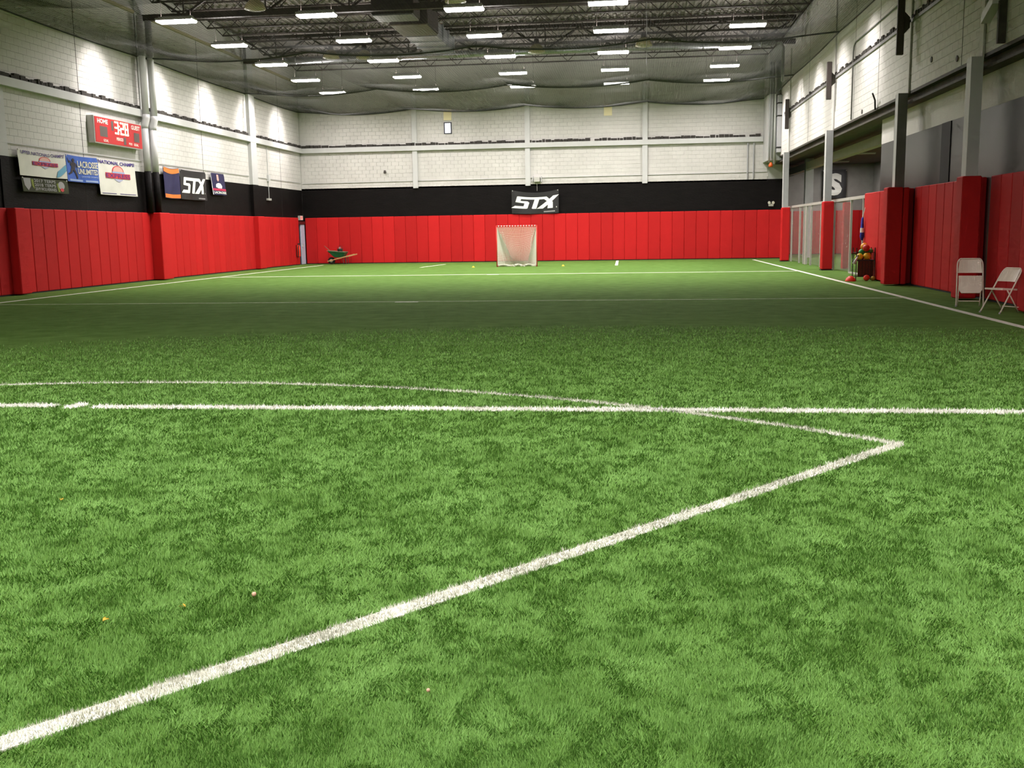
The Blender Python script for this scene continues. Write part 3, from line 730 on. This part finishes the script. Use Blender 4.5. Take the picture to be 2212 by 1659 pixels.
# ------------------------------------------------------------------ banners
CLOTH = {'white': mat('white_banner', (.72, .70, .63), .8, .05, 3), 'blue': mat('blue_banner', (.04, .11, .46), .6, .2, 2.5),
         'black': mat('black_banner', (.022, .021, .022), .45, .2, 3), 'navy': mat('navy_banner', (.018, .016, .07), .6, .1, 3),
         'green': mat('dark_green_banner', (.035, .04, .012), .7, .3, 4)}
INKP = mat('purple_ink', (.10, .07, .22), .6); INKR = mat('red_ink', (.58, .04, .05), .6); INKB = mat('navy_ink', (.06, .03, .24), .6)
PEACH = mat('peach_ink', (.72, .42, .36), .6); LBLUE = mat('pale_blue_ink', (.32, .42, .66), .6); CYAN = mat('cyan_ink', (.13, .36, .52), .6)
LILAC = mat('lilac_ink', (.44, .44, .58), .6)
ORANGE = mat('orange_ink', (.72, .20, .035), .6); INKW = mat('white_ink', (.85, .86, .80), .6); GREYI = mat('grey_ink', (.34, .33, .33), .6)
PINK = mat('crimson_ink', (.50, .03, .09), .6); GREENI = mat('olive_ink', (.20, .24, .03), .6)
def banner(label, cloth, O, U, W_, H_, nrm, sag=0., skew=0., ph=0., amp=.02, name='banner'):
    """O top-left corner, U unit along the top, nrm outward; a wavy cloth with real thickness"""
    t = thing(name, label, 'banner', O); U = Vector(U); nrm = Vector(nrm)
    def P(s, tt, off):
        wv = amp*math.sin(s*7+ph)*(.3+.7*tt)+amp*.6*math.sin(s*13+tt*3+ph)*tt+.03
        p = U*(s*W_+skew*tt)+Vector((0, 0, -tt*H_-sag*4*s*(1-s)*(1-tt)-.25*sag*4*s*(1-s)*tt))+nrm*(wv+off); return tuple(p)
    mb = MB(); n, m_ = 18, 8
    for off in (0, -.006):
        for i in range(n+1):
            for j in range(m_+1): mb.v.append(P(i/n, j/m_, off))
    b = (n+1)*(m_+1)
    for i in range(n):
        for j in range(m_):
            q = i*(m_+1)+j; mb.f.append((q, q+1, q+m_+2, q+m_+1)); mb.f.append((b+q, b+q+m_+1, b+q+m_+2, b+q+1))
    mb.build('cloth', CLOTH[cloth], t, smooth=True)
    for s in (.02, .98): MB().tube([P(s, .03, .004), P(s, .03, .012)], .025, 8).build('grommet', ALU, t)
    return t, P
XB = XL+.08; NL = (1, 0, 0); UL = (0, 1, 0)
def express(P, t, sx0, sx1, ty):
    w_ = sx1-sx0
    dome = [(sx0+.27*w_+.46*w_*(.5-.5*math.cos(PI*i/12)), ty-.02-.20*math.sin(PI*i/12)**.7) for i in range(13)]
    poly_on(P, [dome[::-1]], INKR, t, 'emblem_dome', .010)
    poly_on(P, [[(sx0+.5*w_+(s-sx0-.5*w_)*.86, ty-.02+(q-ty+.02)*.86-.005) for s, q in dome[::-1]]], PEACH, t, 'emblem_fill', .013)
    poly_on(P, [[(sx0+.27*w_, ty-.045), (sx0+.27*w_, ty), (sx0+.75*w_, ty), (sx0+.75*w_, ty-.045)]], LBLUE, t, 'emblem_stripe', .016)
    poly_on(P, [[(sx0, ty), (sx0, ty+.155), (sx1, ty+.155), (sx1, ty)]], INKR, t, 'emblem_bar', .014)
    text_on(P, 'EXPRESS', sx0+.02*w_, sx1-.02*w_, ty+.02, ty+.138, INKB, t, off=.02, bold=.0)
    poly_on(P, [[(sx0+.34*w_, ty+.165), (sx0+.36*w_, ty+.20), (sx0+.5*w_, ty+.26), (sx0+.64*w_, ty+.20), (sx0+.66*w_, ty+.165)]], LILAC, t, 'emblem_shield', .010)
# 1 white champions banner with dark strip below
t, P = banner('white team banner with purple heading and a green strip hung below it, leftmost', 'white', (XB, 27.70, 4.20), UL, 2.48, .76, NL, .03, .06, .3)
text_on(P, 'UPPER NATIONALS CHAMPS!', .06, .97, .03, .17, INKP, t, bold=.02)
express(P, t, .27, .82, .40)
poly_on(P, [[(.76, .98), (.80, .72), (.985, .42), (.985, .68), (.84, .92)]], CYAN, t, 'ribbon_mark', .017)
t, P = banner('dark green strip banner with three grey rows of lettering under the leftmost banner', 'green', (XB, 27.80, 3.39), UL, 2.42, .41, NL, 0, .05, 1.0, .012)
for k, s in enumerate(('2017 TERPS', '2018 TERPS', '2019 WOLVERINES')): text_on(P, s, .25, .72, .08+.29*k, .30+.29*k, GREYI, t, bold=.02)
poly_on(P, [[(.03, .05), (.04, .55), (.11, .92), (.18, .55), (.18, .05)]], GREYI, t, 'crest', .008)
for q in ([(.19, .1), (.20, .6), (.24, .8), (.24, .1)], [(.74, .3), (.76, .9), (.80, .9), (.78, .25)]): poly_on(P, [q], GREENI, t, 'green_flash', .008)
poly_on(P, [[(.78+.07*math.cos(a)+.06, .42-.30*math.sin(a)) for a in [2*PI*i/16 for i in range(16)]]], GREYI, t, 'crest', .010)
poly_on(P, [[(.84+.04*math.cos(a), .74-.13*math.sin(a)) for a in [2*PI*i/14 for i in range(14)]]], INKR, t, 'crest_centre', .014)
# 2 blue
t, P = banner('blue banner with a dark player silhouette and grey block lettering', 'blue', (XB, 30.22, 4.21), UL, 1.92, .83, NL, .02, .05, 2)
text_on(P, 'LACROSSE', .34, .97, .17, .43, mat('silver_ink', (.62, .60, .50), .5), t, bold=.03)
text_on(P, 'UNLIMITED', .34, .97, .47, .68, mat('silver_ink', (.62, .60, .50)), t, bold=.03)
text_on(P, 'LACROSSE UNLIMITED', .45, .96, .74, .80, LBLUE, t, bold=.02)
text_on(P, 'MANHASSET', .08, .48, .91, .97, GREYI, t, bold=.02) if False else poly_on(P, [[(.06, .90), (.06, .97), (.48, .97), (.48, .90)], [(.56, .90), (.56, .97), (.95, .97), (.95, .90)]], LBLUE, t, 'fine_print', .008)
SIL = [[(.14, .27), (.11, .36), (.15, .42), (.13, .54), (.24, .56), (.27, .40), (.30, .30), (.24, .25)], [(.13, .52), (.11, .62), (.04, .70), (.06, .75), (.15, .68), (.19, .56)], [(.17, .54), (.24, .66), (.29, .87), (.33, .86), (.30, .66), (.25, .52)],
       [(.27, .28), (.33, .38), (.31, .46), (.285, .45), (.30, .39), (.255, .35)], [(.14, .27), (.07, .30), (.05, .22), (.07, .21), (.09, .25), (.15, .23)], [(.03, .12), (.06, .24), (.075, .23), (.045, .11)],
       [(.215+.04*math.cos(a), .185-.075*math.sin(a)) for a in [2*PI*i/12 for i in range(12)]]]
poly_on(P, SIL, mat('silhouette_ink', (.025, .02, .03), .6), t, 'silhouette', .012)
# 3 white
t, P = banner('bright white team banner with purple heading, right of the blue banner', 'white', (XB, 32.13, 4.22), UL, 2.55, 1.18, NL, .02, .10, 4)
text_on(P, 'NATIONAL CHAMPS!', .02, .985, .02, .125, INKB, t, bold=.025)
express(P, t, .17, .83, .36)
poly_on(P, [[(.04, .945), (.04, .965), (.40, .965), (.40, .945)], [(.48, .945), (.48, .965), (.95, .965), (.95, .945)]], INKP, t, 'fine_print', .008)
# 4 navy with orange bands
t, P = banner('navy banner with orange bands at top and bottom beside the rain pipes', 'navy', (XB, 36.86, 4.25), UL, 1.36, 1.18, NL, .06, .05, 1)
poly_on(P, [[(.02, .01), (.02, .15), (.25, .17), (.5, .18), (.75, .17), (.98, .15), (.98, .01), (.75, .015), (.5, .02), (.25, .015)]], ORANGE, t, 'orange_band', .008)
poly_on(P, [[(.02, .86), (.02, .985), (.5, .985), (.98, .985), (.98, .86), (.5, .86)]], ORANGE, t, 'orange_band', .008)
# 5 STX
def stx(P, t, s0, s1, t0, t1, sl=.10):
    """slanted block letters S T X drawn as polygons in a unit box"""
    def M(pg): return [(s0+(s1-s0)*(x+sl*(1-y)-sl*.5)/(1+sl*.5), t0+(t1-t0)*y) for x, y in pg]
    S1 = [(.0, .0), (.0, .42), (.07, .52), (.22, .52), (.22, .60), (.22, .80), (-.04, .80), (-.10, 1.0), (.28, 1.0), (.34, .92), (.34, .42), (.30, .36), (.13, .36), (.13, .22), (.34, .22), (.34, .0)]
    S = [[(.0, .03), (.0, .50), (.12, .50), (.12, .03)], [(.03, .0), (.0, .03), (.0, .20), (.36, .20), (.36, .0)], [(.0, .36), (.0, .50), (.32, .56), (.36, .52), (.32, .38), (.28, .36)],
         [(.24, .40), (.24, .96), (.36, .96), (.36, .46)], [(-.06, 1.0), (.33, 1.0), (.36, .96), (.36, .80), (.02, .80)]]
    T = [[(.36, .0), (.36, .20), (.72, .20), (.72, .0)], [(.47, .20), (.47, .97), (.50, 1.0), (.59, 1.0), (.59, .20)]]
    X = [[(.62, .0), (.85, .48), (.88, 1.0), (1.02, 1.0), (.97, .50), (.76, .0)], [(.93, .0), (.78, .45), (.60, 1.0), (.76, 1.0), (.92, .52), (1.08, .0)]]
    poly_on(P, [M(p) for p in S+T+X], INKW, t, 'lettering', .014)
    poly_on(P, [[(s1+.005, t1-.05), (s1+.005, t1), (s1+.02, t1), (s1+.02, t1-.05)]], INKW, t, 'registered_mark', .014)
t, P = banner('black banner with white STX lettering on the left wall', 'black', (XB, 38.28, 4.22), UL, 2.45, 1.16, NL, .02, .06, 2.5, .03)
stx(P, t, .10, .90, .24, .78)
poly_on(P, [[(.62, .92), (.62, .96), (.90, .96), (.90, .92)]], GREYI, t, 'fine_print', .010)
# 6 navy small
t, P = banner('small navy banner with white emblem and crimson stripe, farthest on the left wall', 'navy', (XB, 41.2, 4.24), UL, 1.45, .90, NL, 0, .22, 3, .015)
poly_on(P, [[(.02, .70), (.02, .80), (.99, .80), (.99, .70)]], PINK, t, 'crimson_stripe', .010)
text_on(P, 'LACROSSE', .10, .98, .83, .94, INKW, t, bold=.03)
poly_on(P, [[(.30, .52), (.28, .64), (.38, .66), (.45, .69), (.66, .69), (.70, .58), (.62, .46), (.50, .44), (.38, .47)]], INKW, t, 'emblem', .010)
poly_on(P, [[(.42, .06), (.41, .30), (.48, .38), (.55, .30), (.54, .06)]], PEACH, t, 'emblem', .010)
poly_on(P, [[(0, 0), (-.01, 1), (.03, 1), (.02, 0)]], INKW, t, 'white_hem', .008)
# rear STX
t, P = banner('black sagging banner with white STX lettering on the far wall', 'black', (-6.30, YRP-.03, 3.74), (1, 0, 0), 2.48, 1.22, (0, -1, 0), .16, 0, 0, .03)
stx(P, t, .08, .94, .22, .76)
poly_on(P, [[(.68, .88), (.68, .93), (.92, .93), (.92, .88)]], GREYI, t, 'fine_print', .010)
t = thing('loudspeaker', 'small pale box with wire above the far black banner', 'speaker', (-4.95, YR-.2, 4.12))
MB().cbox(-.16, .16, -.1, .19, 0, .26, .02).build('cabinet', ALU, t)
for s in (-1, 1): MB().box(s*.22-.02, s*.22+.02, 0, .2, .02, .30).build('bracket', WHITE_S, t)
MB().tube([(0, -.03, 0), (0, .02, -.45)], .01, 5).build('wire', ALU, t)
# side room banner
t, P = banner('tall dark banner with a large white letter hung in the side room', 'black', (10.75, 59.7, 4.75), (1, 0, 0), 1.3, 1.6, (0, -1, 0), 0, 0, 1, .02)
text_on(P, 'S', .18, .82, .12, .90, INKW, t, bold=.06)

# windows and panels high on the rear wall
t = struct(MB().box(-9.86, -9.44, YR-.03, YR, 6.72, 7.32).build('window_1', mat('dark_window_frame', (.03, .03, .05), .5)), 'small bright window high on the far wall')
MB().box(-9.80, -9.50, YR-.036, YR-.03, 6.77, 7.27).build('pane', mat('bright_pane', (.9, .92, 1), .3, emit=(.95, .97, 1), estr=1.2), t)
for x, lab in ((-9.65, 'left one above the bright window'), (-1.25, 'right one near the far column')):
    o = MB().box(x-.21, x+.21, YR-.025, YR, 7.42, 7.98).build('wall_patch', mat('cream_panel', (.90, .80, .52), .7), None, (x, YR, 7.42))
    tag(o, 'small cream panel high on the far wall, '+lab, 'panel', 'cream panels on the far wall')
o = MB().lathe([(.05, 0), (.07, .05), (.05, .16)], (-13.1, YR-.09, 4.75), 10).build('wall_sensor', STEEL_D, None, (-13.1, YR-.09, 4.75)); tag(o, 'tiny dark sensor on the far wall left part', 'sensor')
MB().box(-13.13, -13.07, YR-.09, YR, 4.80, 4.84).build('bracket', STEEL_D, o, (-13.1, YR-.09, 4.75))
# emergency lamp by the far right end of the black band
t = thing('emergency_light', 'twin-headed pale emergency light at the right end of the far wall', 'lamp', (7.05, YRP-.12, 2.70))
MB().cbox(-.12, .12, 0, .12, -.05, .08, .01).build('housing', ALU, t)
for s in (-1, 1): MB().tube([(s*.10, .02, .14), (s*.10, -.06, .12)], .07, 12).build('lamp_head', mat('pale_lamp_head', (.75, .72, .62), .3), t)
# white tilted box lamp on right upper wall
t = thing('floodlight', 'white tilted floodlight box high on the right wall', 'floodlight', (XF-.05, 21.6, 5.62))
MB().prism([(-.30, .20), (.30, -.06), (.30, .12), (-.30, .38)], 0, -.22, -.04).build('housing', mat('white_plastic', (.62, .60, .58), .5), t)
MB().box(-.10, .05, -.36, -.28, -.55, .25).build('bracket', BEAM_D, t)

# ------------------------------------------------------------------ goal
t = thing('lacrosse_goal', 'square lacrosse goal with red posts and drooping white net', 'goal', (-5.20, 45.6, 0))
GP = mat('goal_red_paint', (.62, .05, .03), .4)
gw, gh = .915, 1.83
for s in (-1, 1): MB().tube([(s*gw, 0, 0), (s*gw, 0, gh)], .024, 8).build('post', GP, t, smooth=True)
MB().tube([(-gw-.02, 0, gh), (gw+.02, 0, gh)], .024, 8).build('crossbar', GP, t, smooth=True)
for k in range(14): MB().tube([(-gw+.08+k*.127, 0, gh), (-gw+.12+k*.127, 0, gh)], .028, 8).build('net_lace', INKW, t)
BK = (0, 2.1)
for s in (-1, 1): MB().tube([(s*gw, 0, .03), (0, BK[1], .03)], .02, 8).build('base_rail', GP, t)
NW = mat('white_net_twine', (.85, .82, .74), .7)
def sheet(A, B, C_, D_, nm, n=44, m_=44, bulge=.0, r=.0065):
    """net sheet between corners A B (top) and D C (bottom) as crossing twine"""
    A, B, C_, D_ = map(Vector, (A, B, C_, D_))
    def Q(a, b):
        p = (A*(1-a)+B*a)*(1-b)+(D_*(1-a)+C_*a)*b; k = math.sin(PI*a)*math.sin(PI*b)
        return p+Vector((0, .25*bulge*k, -bulge*k))
    mb = MB()
    for i in range(n+1): mb.tube([Q(i/n, j/8) for j in range(9)], r, 3, False)
    for j in range(m_+1): mb.tube([Q(i/8, j/m_) for i in range(9)], r, 3, False)
    return stuff(mb.build(nm, NW, t))
TL, TR = (-gw+.02, .03, gh-.06), (gw-.02, .03, gh-.06); BL, BR_ = (-.32, 1.75, .02), (.30, 1.75, .02)
sheet(TL, TR, BR_, BL, 'net_centre', bulge=.12)
sheet(TL, TL, BL, (-gw+.02, .04, .02), 'net_side', 40, 40, .0); sheet(TR, TR, BR_, (gw-.02, .04, .02), 'net_side', 40, 40, .0)
MB().tube([TL, (-.62, .9, .95), BL], .016, 5).build('net_seam', NW, t); MB().tube([TR, (.62, .6, 1.25), (.5, 1.3, .7), BR_], .016, 5).build('net_seam', NW, t)
for x0, x1 in ((-.86, -.70), (-.80, -.60), (-.74, -.48), (-.66, -.42)): MB().tube([(x0, .12, gh-.25), ((x0+x1)/2, .5, .9), (x1, 1.0, .05)], .011, 4).build('net_fold', NW, t)
mb = MB()
for x0, x1 in ((-gw+.03, -.15), (-.12, .32), (.34, gw-.03)):
    mb.tube([(x0+(x1-x0)*i/10, .10+.35*math.sin(PI*i/10), .05+.03*math.sin(PI*i/5)) for i in range(11)], .055, 6)
mb.build('net_skirt', mat('bunched_net', (.62, .62, .50), .8, .2, 20), t)

# ------------------------------------------------------------------ wheelbarrow with tools
t = thing('wheelbarrow', 'green wheelbarrow with wooden handles by the far red pads', 'wheelbarrow', (-15.55, 52.55, 0))
GRN = mat('green_steel', (.015, .12, .05), .4, .15, 5)
HB = [(-.52, .66), (.42, .60)]
mb = MB(); rim = [(-.58, -.30, .72), (.40, -.30, .64), (.40, .30, .64), (-.58, .30, .72)]; bot = [(-.22, -.18, .36), (.26, -.18, .36), (.26, .18, .36), (-.22, .18, .36)]
mb.v = rim+bot+[(x*.97, y*.95, z+.012) for x, y, z in rim]+[(x*.95, y*.92, z+.02) for x, y, z in bot]
for i in range(4):
    j = (i+1) % 4; mb.f += [(i, j, 4+j, 4+i), (8+j, 8+i, 12+i, 12+j), (j, i, 8+i, 8+j)]
mb.f += [(4, 5, 6, 7), (15, 14, 13, 12)]
tr = mb.build('tray', GRN, t)
MB().tube([rim[0], rim[1], rim[2], rim[3], rim[0]], .018, 6).build('rim', mat('dull_rim', (.22, .18, .12), .5), tr)
for s in (-1, 1): MB().bar((-.62, s*.16, .16), (.90, s*.28, .52), .055).build('handle', WOOD, t)
wh = MB().tube([(-.44, -.045, .19), (-.44, .045, .19)], .19, 18).build('wheel', RUBBER, t)
MB().tube([(-.44, -.06, .19), (-.44, .06, .19)], .09, 12).build('hub', ALU, wh)
for s in (-1, 1): MB().tube([(.22, s*.2, .36), (.30, s*.22, 0), (.42, s*.22, 0), (.40, s*.22, .40)], .016, 6).build('leg', STEEL_D, t)
t = thing('bucket', 'dark bucket standing in the green wheelbarrow', 'bucket', (-15.50, 52.55, .385))
MB().lathe([(.10, 0), (.15, .42), (.16, .44), (.14, .44), (.09, .04)], (0, 0, 0), 14).build('pail', mat('dark_plastic', (.05, .05, .04), .5), t, smooth=True)
MB().tube([(.16*math.cos(a), 0, .42+.16*math.sin(a)) for a in [PI*i/10 for i in range(11)]], .008, 5).build('bail', STEEL_D, t)
MB().box(-.05, .04, -.05, .04, .40, .52).build('rag', GREYI, t)
t = thing('shovel', 'long-handled shovel leaning out of the wheelbarrow to the left', 'shovel', (-15.80, 52.50, .48))
MB().tube([(0, 0, .02), (-.55, .02, .50)], .018, 6).build('shaft', mat('worn_wood', (.20, .10, .06), .6), t)
MB().prism([(0, .0), (.12, -.04), (.16, .02), (.03, .06)], 1, -.09, .09).build('blade', STEEL_D, t)

# ------------------------------------------------------------------ ball rack
t = thing('ball_rack', 'black wire ball rack beside the thick red pad block', 'rack', (6.78, 30.75, 0))
RX, RY, RH = .26, .24, .96
for sx in (-1, 1):
    for sy in (-1, 1): MB().tube([(sx*RX, sy*RY, 0), (sx*RX, sy*RY, RH)], .014, 6).build('leg', BLACKMETAL, t)
for z in (.12, .60, .82):
    MB().tube([(-RX, -RY, z), (RX, -RY, z), (RX, RY, z), (-RX, RY, z), (-RX, -RY, z)], .009, 6).build('hoop', BLACKMETAL, t)
for k in range(5):
    x = -RX+.09+k*.085; MB().tube([(x, -RY, .12), (x, -RY, .60)], .005, 4).build('wire', BLACKMETAL, t)
MB().box(-RX, RX, -RY, RY, .58, .595).build('shelf', BLACKMETAL, t)
MB().box(-RX+.05, RX-.02, -RY+.02, -RY+.03, .12, .58).build('panel', mat('maroon_mesh', (.10, .03, .02), .8, .2, 30), t)
BALLS = [(-0.145, -0.125, 0.698, 0.1, 'bright yellow', (0.75, 0.5, 0.02), 'at the left front of the rack shelf'),
         (0.073, -0.11, 0.713, 0.115, 'golden yellow', (0.78, 0.48, 0.02), 'at the middle front of the rack shelf'),
         (-0.16, 0.062, 0.683, 0.085, 'yellow green', (0.45, 0.48, 0.03), 'at the left rear of the rack shelf'),
         (0.13, 0.106, 0.782, 0.115, 'dark green', (0.02, 0.1, 0.02), 'at the right rear of the rack'),
         (-0.023, 0.15, 0.673, 0.075, 'grey purple', (0.14, 0.11, 0.18), 'at the rear of the rack shelf'),
         (-0.058, 0.015, 0.827, 0.095, 'mid green', (0.02, 0.25, 0.06), 'topping the left side of the rack'),
         (0.175, -0.059, 0.863, 0.07, 'light green', (0.08, 0.28, 0.05), 'topping the right side of the rack'),
         (0.032, -0.12, 0.951, 0.105, 'dark red', (0.55, 0.03, 0.02), 'in front below the orange ball'),
         (0.03, 0.115, 0.988, 0.11, 'orange', (0.85, 0.36, 0.02), 'on the very top of the rack')]
for x, y, z, r, cn, col, where in BALLS:
    o = MB().sphere((0, 0, 0), r, 18, 12).build('ball', mat(cn.replace(' ', '_')+'_rubber', col, .35), None, (0, 0, 0), True); o.location = (6.78+x, 30.75+y, z)
    tag(o, cn+' rubber ball '+where, 'ball', 'balls on the rack')
for x, y, r, cn, col, where in ((6.80, 30.40, .09, 'red', (.75, .04, .02), 'on the turf under the rack'), (6.98, 30.40, .07, 'dull yellow', (.50, .34, .04), 'on the turf right under the rack')):
    o = MB().sphere((0, 0, 0), r, 18, 12).build('ball', mat(cn.replace(' ', '_')+'_floor_ball', col, .35), None, (0, 0, 0), True); o.location = (x, y, r)
    tag(o, cn+' rubber ball '+where, 'ball', 'balls on the turf')
o = MB().lathe([(.15, 0), (.15, .02), (.12, .09), (.05, .15), (.01, .155)], (0, 0, 0), 18).build('disc_cone', mat('red_cone', (.85, .06, .03), .4), None, (0, 0, 0), True)
o.location = (6.33, 30.3, 0); tag(o, 'round red dome marker on the turf left of the ball rack', 'marker')
o = MB().tube([(0, 0, 0), (.10, .02, .20)], .05, 10, True, .02).build('bottle', mat('pale_bottle', (.62, .58, .62), .4), None, (0, 0, 0), True); o.location = (6.44, 30.44, .50); tag(o, 'pale bottle hanging at the left side of the ball rack', 'bottle')
MB().tube([(.10, .02, .20), (.12, .025, .25)], .018, 8).build('cap', BLACKMETAL, o)
t = thing('hanging_bag', 'blue and white mesh bag hanging at the edge of the pad block', 'bag', (6.99, 32.05, 1.15))
BAG = mat('blue_bag', (.03, .05, .45), .6, .5, 9)
MB().lathe([(.02, .70), (.035, .66), (.05, .4), (.065, .12), (.03, 0)], (0, 0, 0), 12).build('sack', BAG, t, smooth=True)
MB().tube([(0, 0, .68), (.06, 0, .95), (.07, 0, 1.0)], .01, 5).build('cord', INKW, t)
MB().lathe([(.056, .38), (.06, .30), (.062, .24)], (0, 0, 0), 12).build('stripe', INKW, t)

# ------------------------------------------------------------------ folding chairs
BEIGE = mat('beige_enamel', (.88, .76, .64), .4, .03, 5)
def folding_chair(label, loc, rz, fold):
    """local +x is the way the chair faces; fold 0 open .. 1 nearly flat"""
    t = thing('folding_chair', label, 'chair', loc, rz, 'beige metal folding chairs')
    hw = .21
    if fold < .5: F0, TP, R0, RP, seat0, seat1, sz = (.24, 0), (-.27, .80), (-.26, 0), (.06, .44), (-.18, .435), (.24, .455), .03
    else: F0, TP, R0, RP, seat0, seat1, sz = (.07, 0), (-.17, .93), (-.10, 0), (.03, .52), (-.03, .60), (.10, .27), .03
    fr = lambda k: (F0[0]+(TP[0]-F0[0])*k, F0[1]+(TP[1]-F0[1])*k)
    hw = .23 if fold >= .5 else .21
    path = [(*(lambda p: (p[0], -hw-.015, p[1]))(fr(0)),), (*(lambda p: (p[0], -hw, p[1]))(fr(.86)),)]
    for i in range(1, 6):
        a = PI/2*i/6; p = fr(.86+.14*math.sin(a)); path.append((p[0], -hw+.08*(1-math.cos(a)), p[1]))
    full = path+[(x, -y, z) for x, y, z in path[::-1]]
    MB().tube(full, .013, 8).build('front_frame', BEIGE, t, smooth=True)
    for s in (-1, 1): MB().tube([(R0[0], s*(hw-.03), R0[1]), (RP[0], s*(hw-.03), RP[1])], .012, 8).build('rear_leg', BEIGE, t, smooth=True)
    MB().tube([(R0[0]+.02, -hw+.03, .10), (R0[0]+.02, hw-.03, .10)], .009, 6).build('crossbar', BEIGE, t)
    # backrest: curved plate
    mb = MB(); n = 10
    for k, kk in ((.70, 0), (.985, 1)):
        for off in (0, .012):
            for i in range(n+1):
                y = -hw+.012+(2*hw-.024)*i/n; p = fr(k-(.03 if kk and i in (0, n) else 0)); c = -.03*(1-(2*i/n-1)**2); yy = y*(.90 if kk else 1)
                mb.v.append((p[0]+c+off, yy, p[1]+(-.02*(1-(2*i/n-1)**2)*0)))
    m1 = n+1
    for i in range(n):
        mb.f += [(i, i+1, 2*m1+i+1, 2*m1+i), (m1+i+1, m1+i, 3*m1+i, 3*m1+i+1), (2*m1+i, 2*m1+i+1, 3*m1+i+1, 3*m1+i), (i+1, i, m1+i, m1+i+1)]
    mb.build('backrest', BEIGE, t, smooth=False)
    # seat pan
    dx, dz = seat1[0]-seat0[0], seat1[1]-seat0[1]; ln = math.hypot(dx, dz); nx, nz = -dz/ln, dx/ln
    if nz < 0: nx, nz = -nx, -nz
    out = [(-hw+.02, 0), (hw-.02, 0), (hw-.02, .82), (hw-.07, 1), (-hw+.07, 1), (-hw+.02, .82)]
    mb = MB()
    for off in (-sz, 0):
        for y, k in out: mb.v.append((seat0[0]+dx*k+nx*off, y, seat0[1]+dz*k+nz*off))
    mb.f += [(5, 4, 3, 2, 1, 0), (6, 7, 8, 9, 10, 11)]+[(i, (i+1) % 6, 6+(i+1) % 6, 6+i) for i in range(6)]
    mb.build('seat', BEIGE, t)
    for s in (-1, 1):
        MB().tube([(F0[0], s*(hw+.015), 0), (F0[0]-.005, s*(hw+.015), .03)], .017, 8).build('foot_cap', GREYI, t)
    return t
folding_chair('beige folding chair half folded against the padded column', (6.56, 20.55, 0), math.radians(-100), 1)
folding_chair('open beige folding chair at the right edge beside the other chair', (6.62, 19.05, 0), math.radians(180+27), 0)

# ------------------------------------------------------------------ small things on the turf
LEAF = mat('yellow_leaf', (.55, .36, .03), .6)
def leaf(x, y, L_, rz, lab):
    mb = MB()
    for a in (0, 1.15):
        n = len(mb.v); ca, sa = math.cos(a), math.sin(a)
        pts = [(0, 0, .020), (L_*.35, L_*.16, .027), (L_*.75, L_*.12, .030), (L_, 0, .026), (L_*.75, -L_*.12, .027), (L_*.35, -L_*.16, .024)]
        mb.v += [(p[0]*ca-p[1]*sa, p[0]*sa+p[1]*ca, p[2]) for p in pts]; mb.f.append(tuple(range(n, n+6)))
        mb.v += [(p[0]*ca-p[1]*sa, p[0]*sa+p[1]*ca, p[2]-.002) for p in pts]; mb.f.append(tuple(range(n+11, n+5, -1)))
    o = mb.build('leaf', LEAF); o.location = (x, y, 0); o.rotation_euler = (0, 0, rz); tag(o, lab, 'leaf', 'yellow leaf scraps on the turf')
leaf(-2.19, 3.75, .026, .4, 'yellow folded leaf scrap nearest the lower left'); leaf(-1.91, 3.93, .03, 2.4, 'yellow leaf scrap between the folded leaf and the pebble'); leaf(-3.46, 5.57, .022, 1.2, 'tiny yellow leaf scrap farthest at the left')
o = MB().sphere((0, 0, 0), .011, 8, 6).build('pebble', mat('pink_stone', (.72, .42, .30), .6), None, (0, 0, 0), True); o.location = (-1.66, 4.08, .028); tag(o, 'pinkish pebble on the foreground turf', 'pebble')
o = MB().sphere((0, 0, 0), .007, 8, 6).build('pebble', mat('pink_stone', (.72, .42, .30)), None, (0, 0, 0), True); o.location = (-.70, 3.22, .028); tag(o, 'tiny pinkish crumb below the diagonal line', 'pebble')
for x, y, lab in ((-7.15, 45.2, 'small yellow marker cone left of the goal'), (-3.1, 45.6, 'small yellow marker cone right of the goal')):
    o = MB().lathe([(.07, 0), (.065, .012), (.03, .06), (.015, .065)], (0, 0, 0), 12).build('marker_cone', mat('yellow_cone', (.80, .50, .03), .5), None, (0, 0, 0)); o.location = (x, y, 0); tag(o, lab, 'cone', 'yellow cones by the goal')
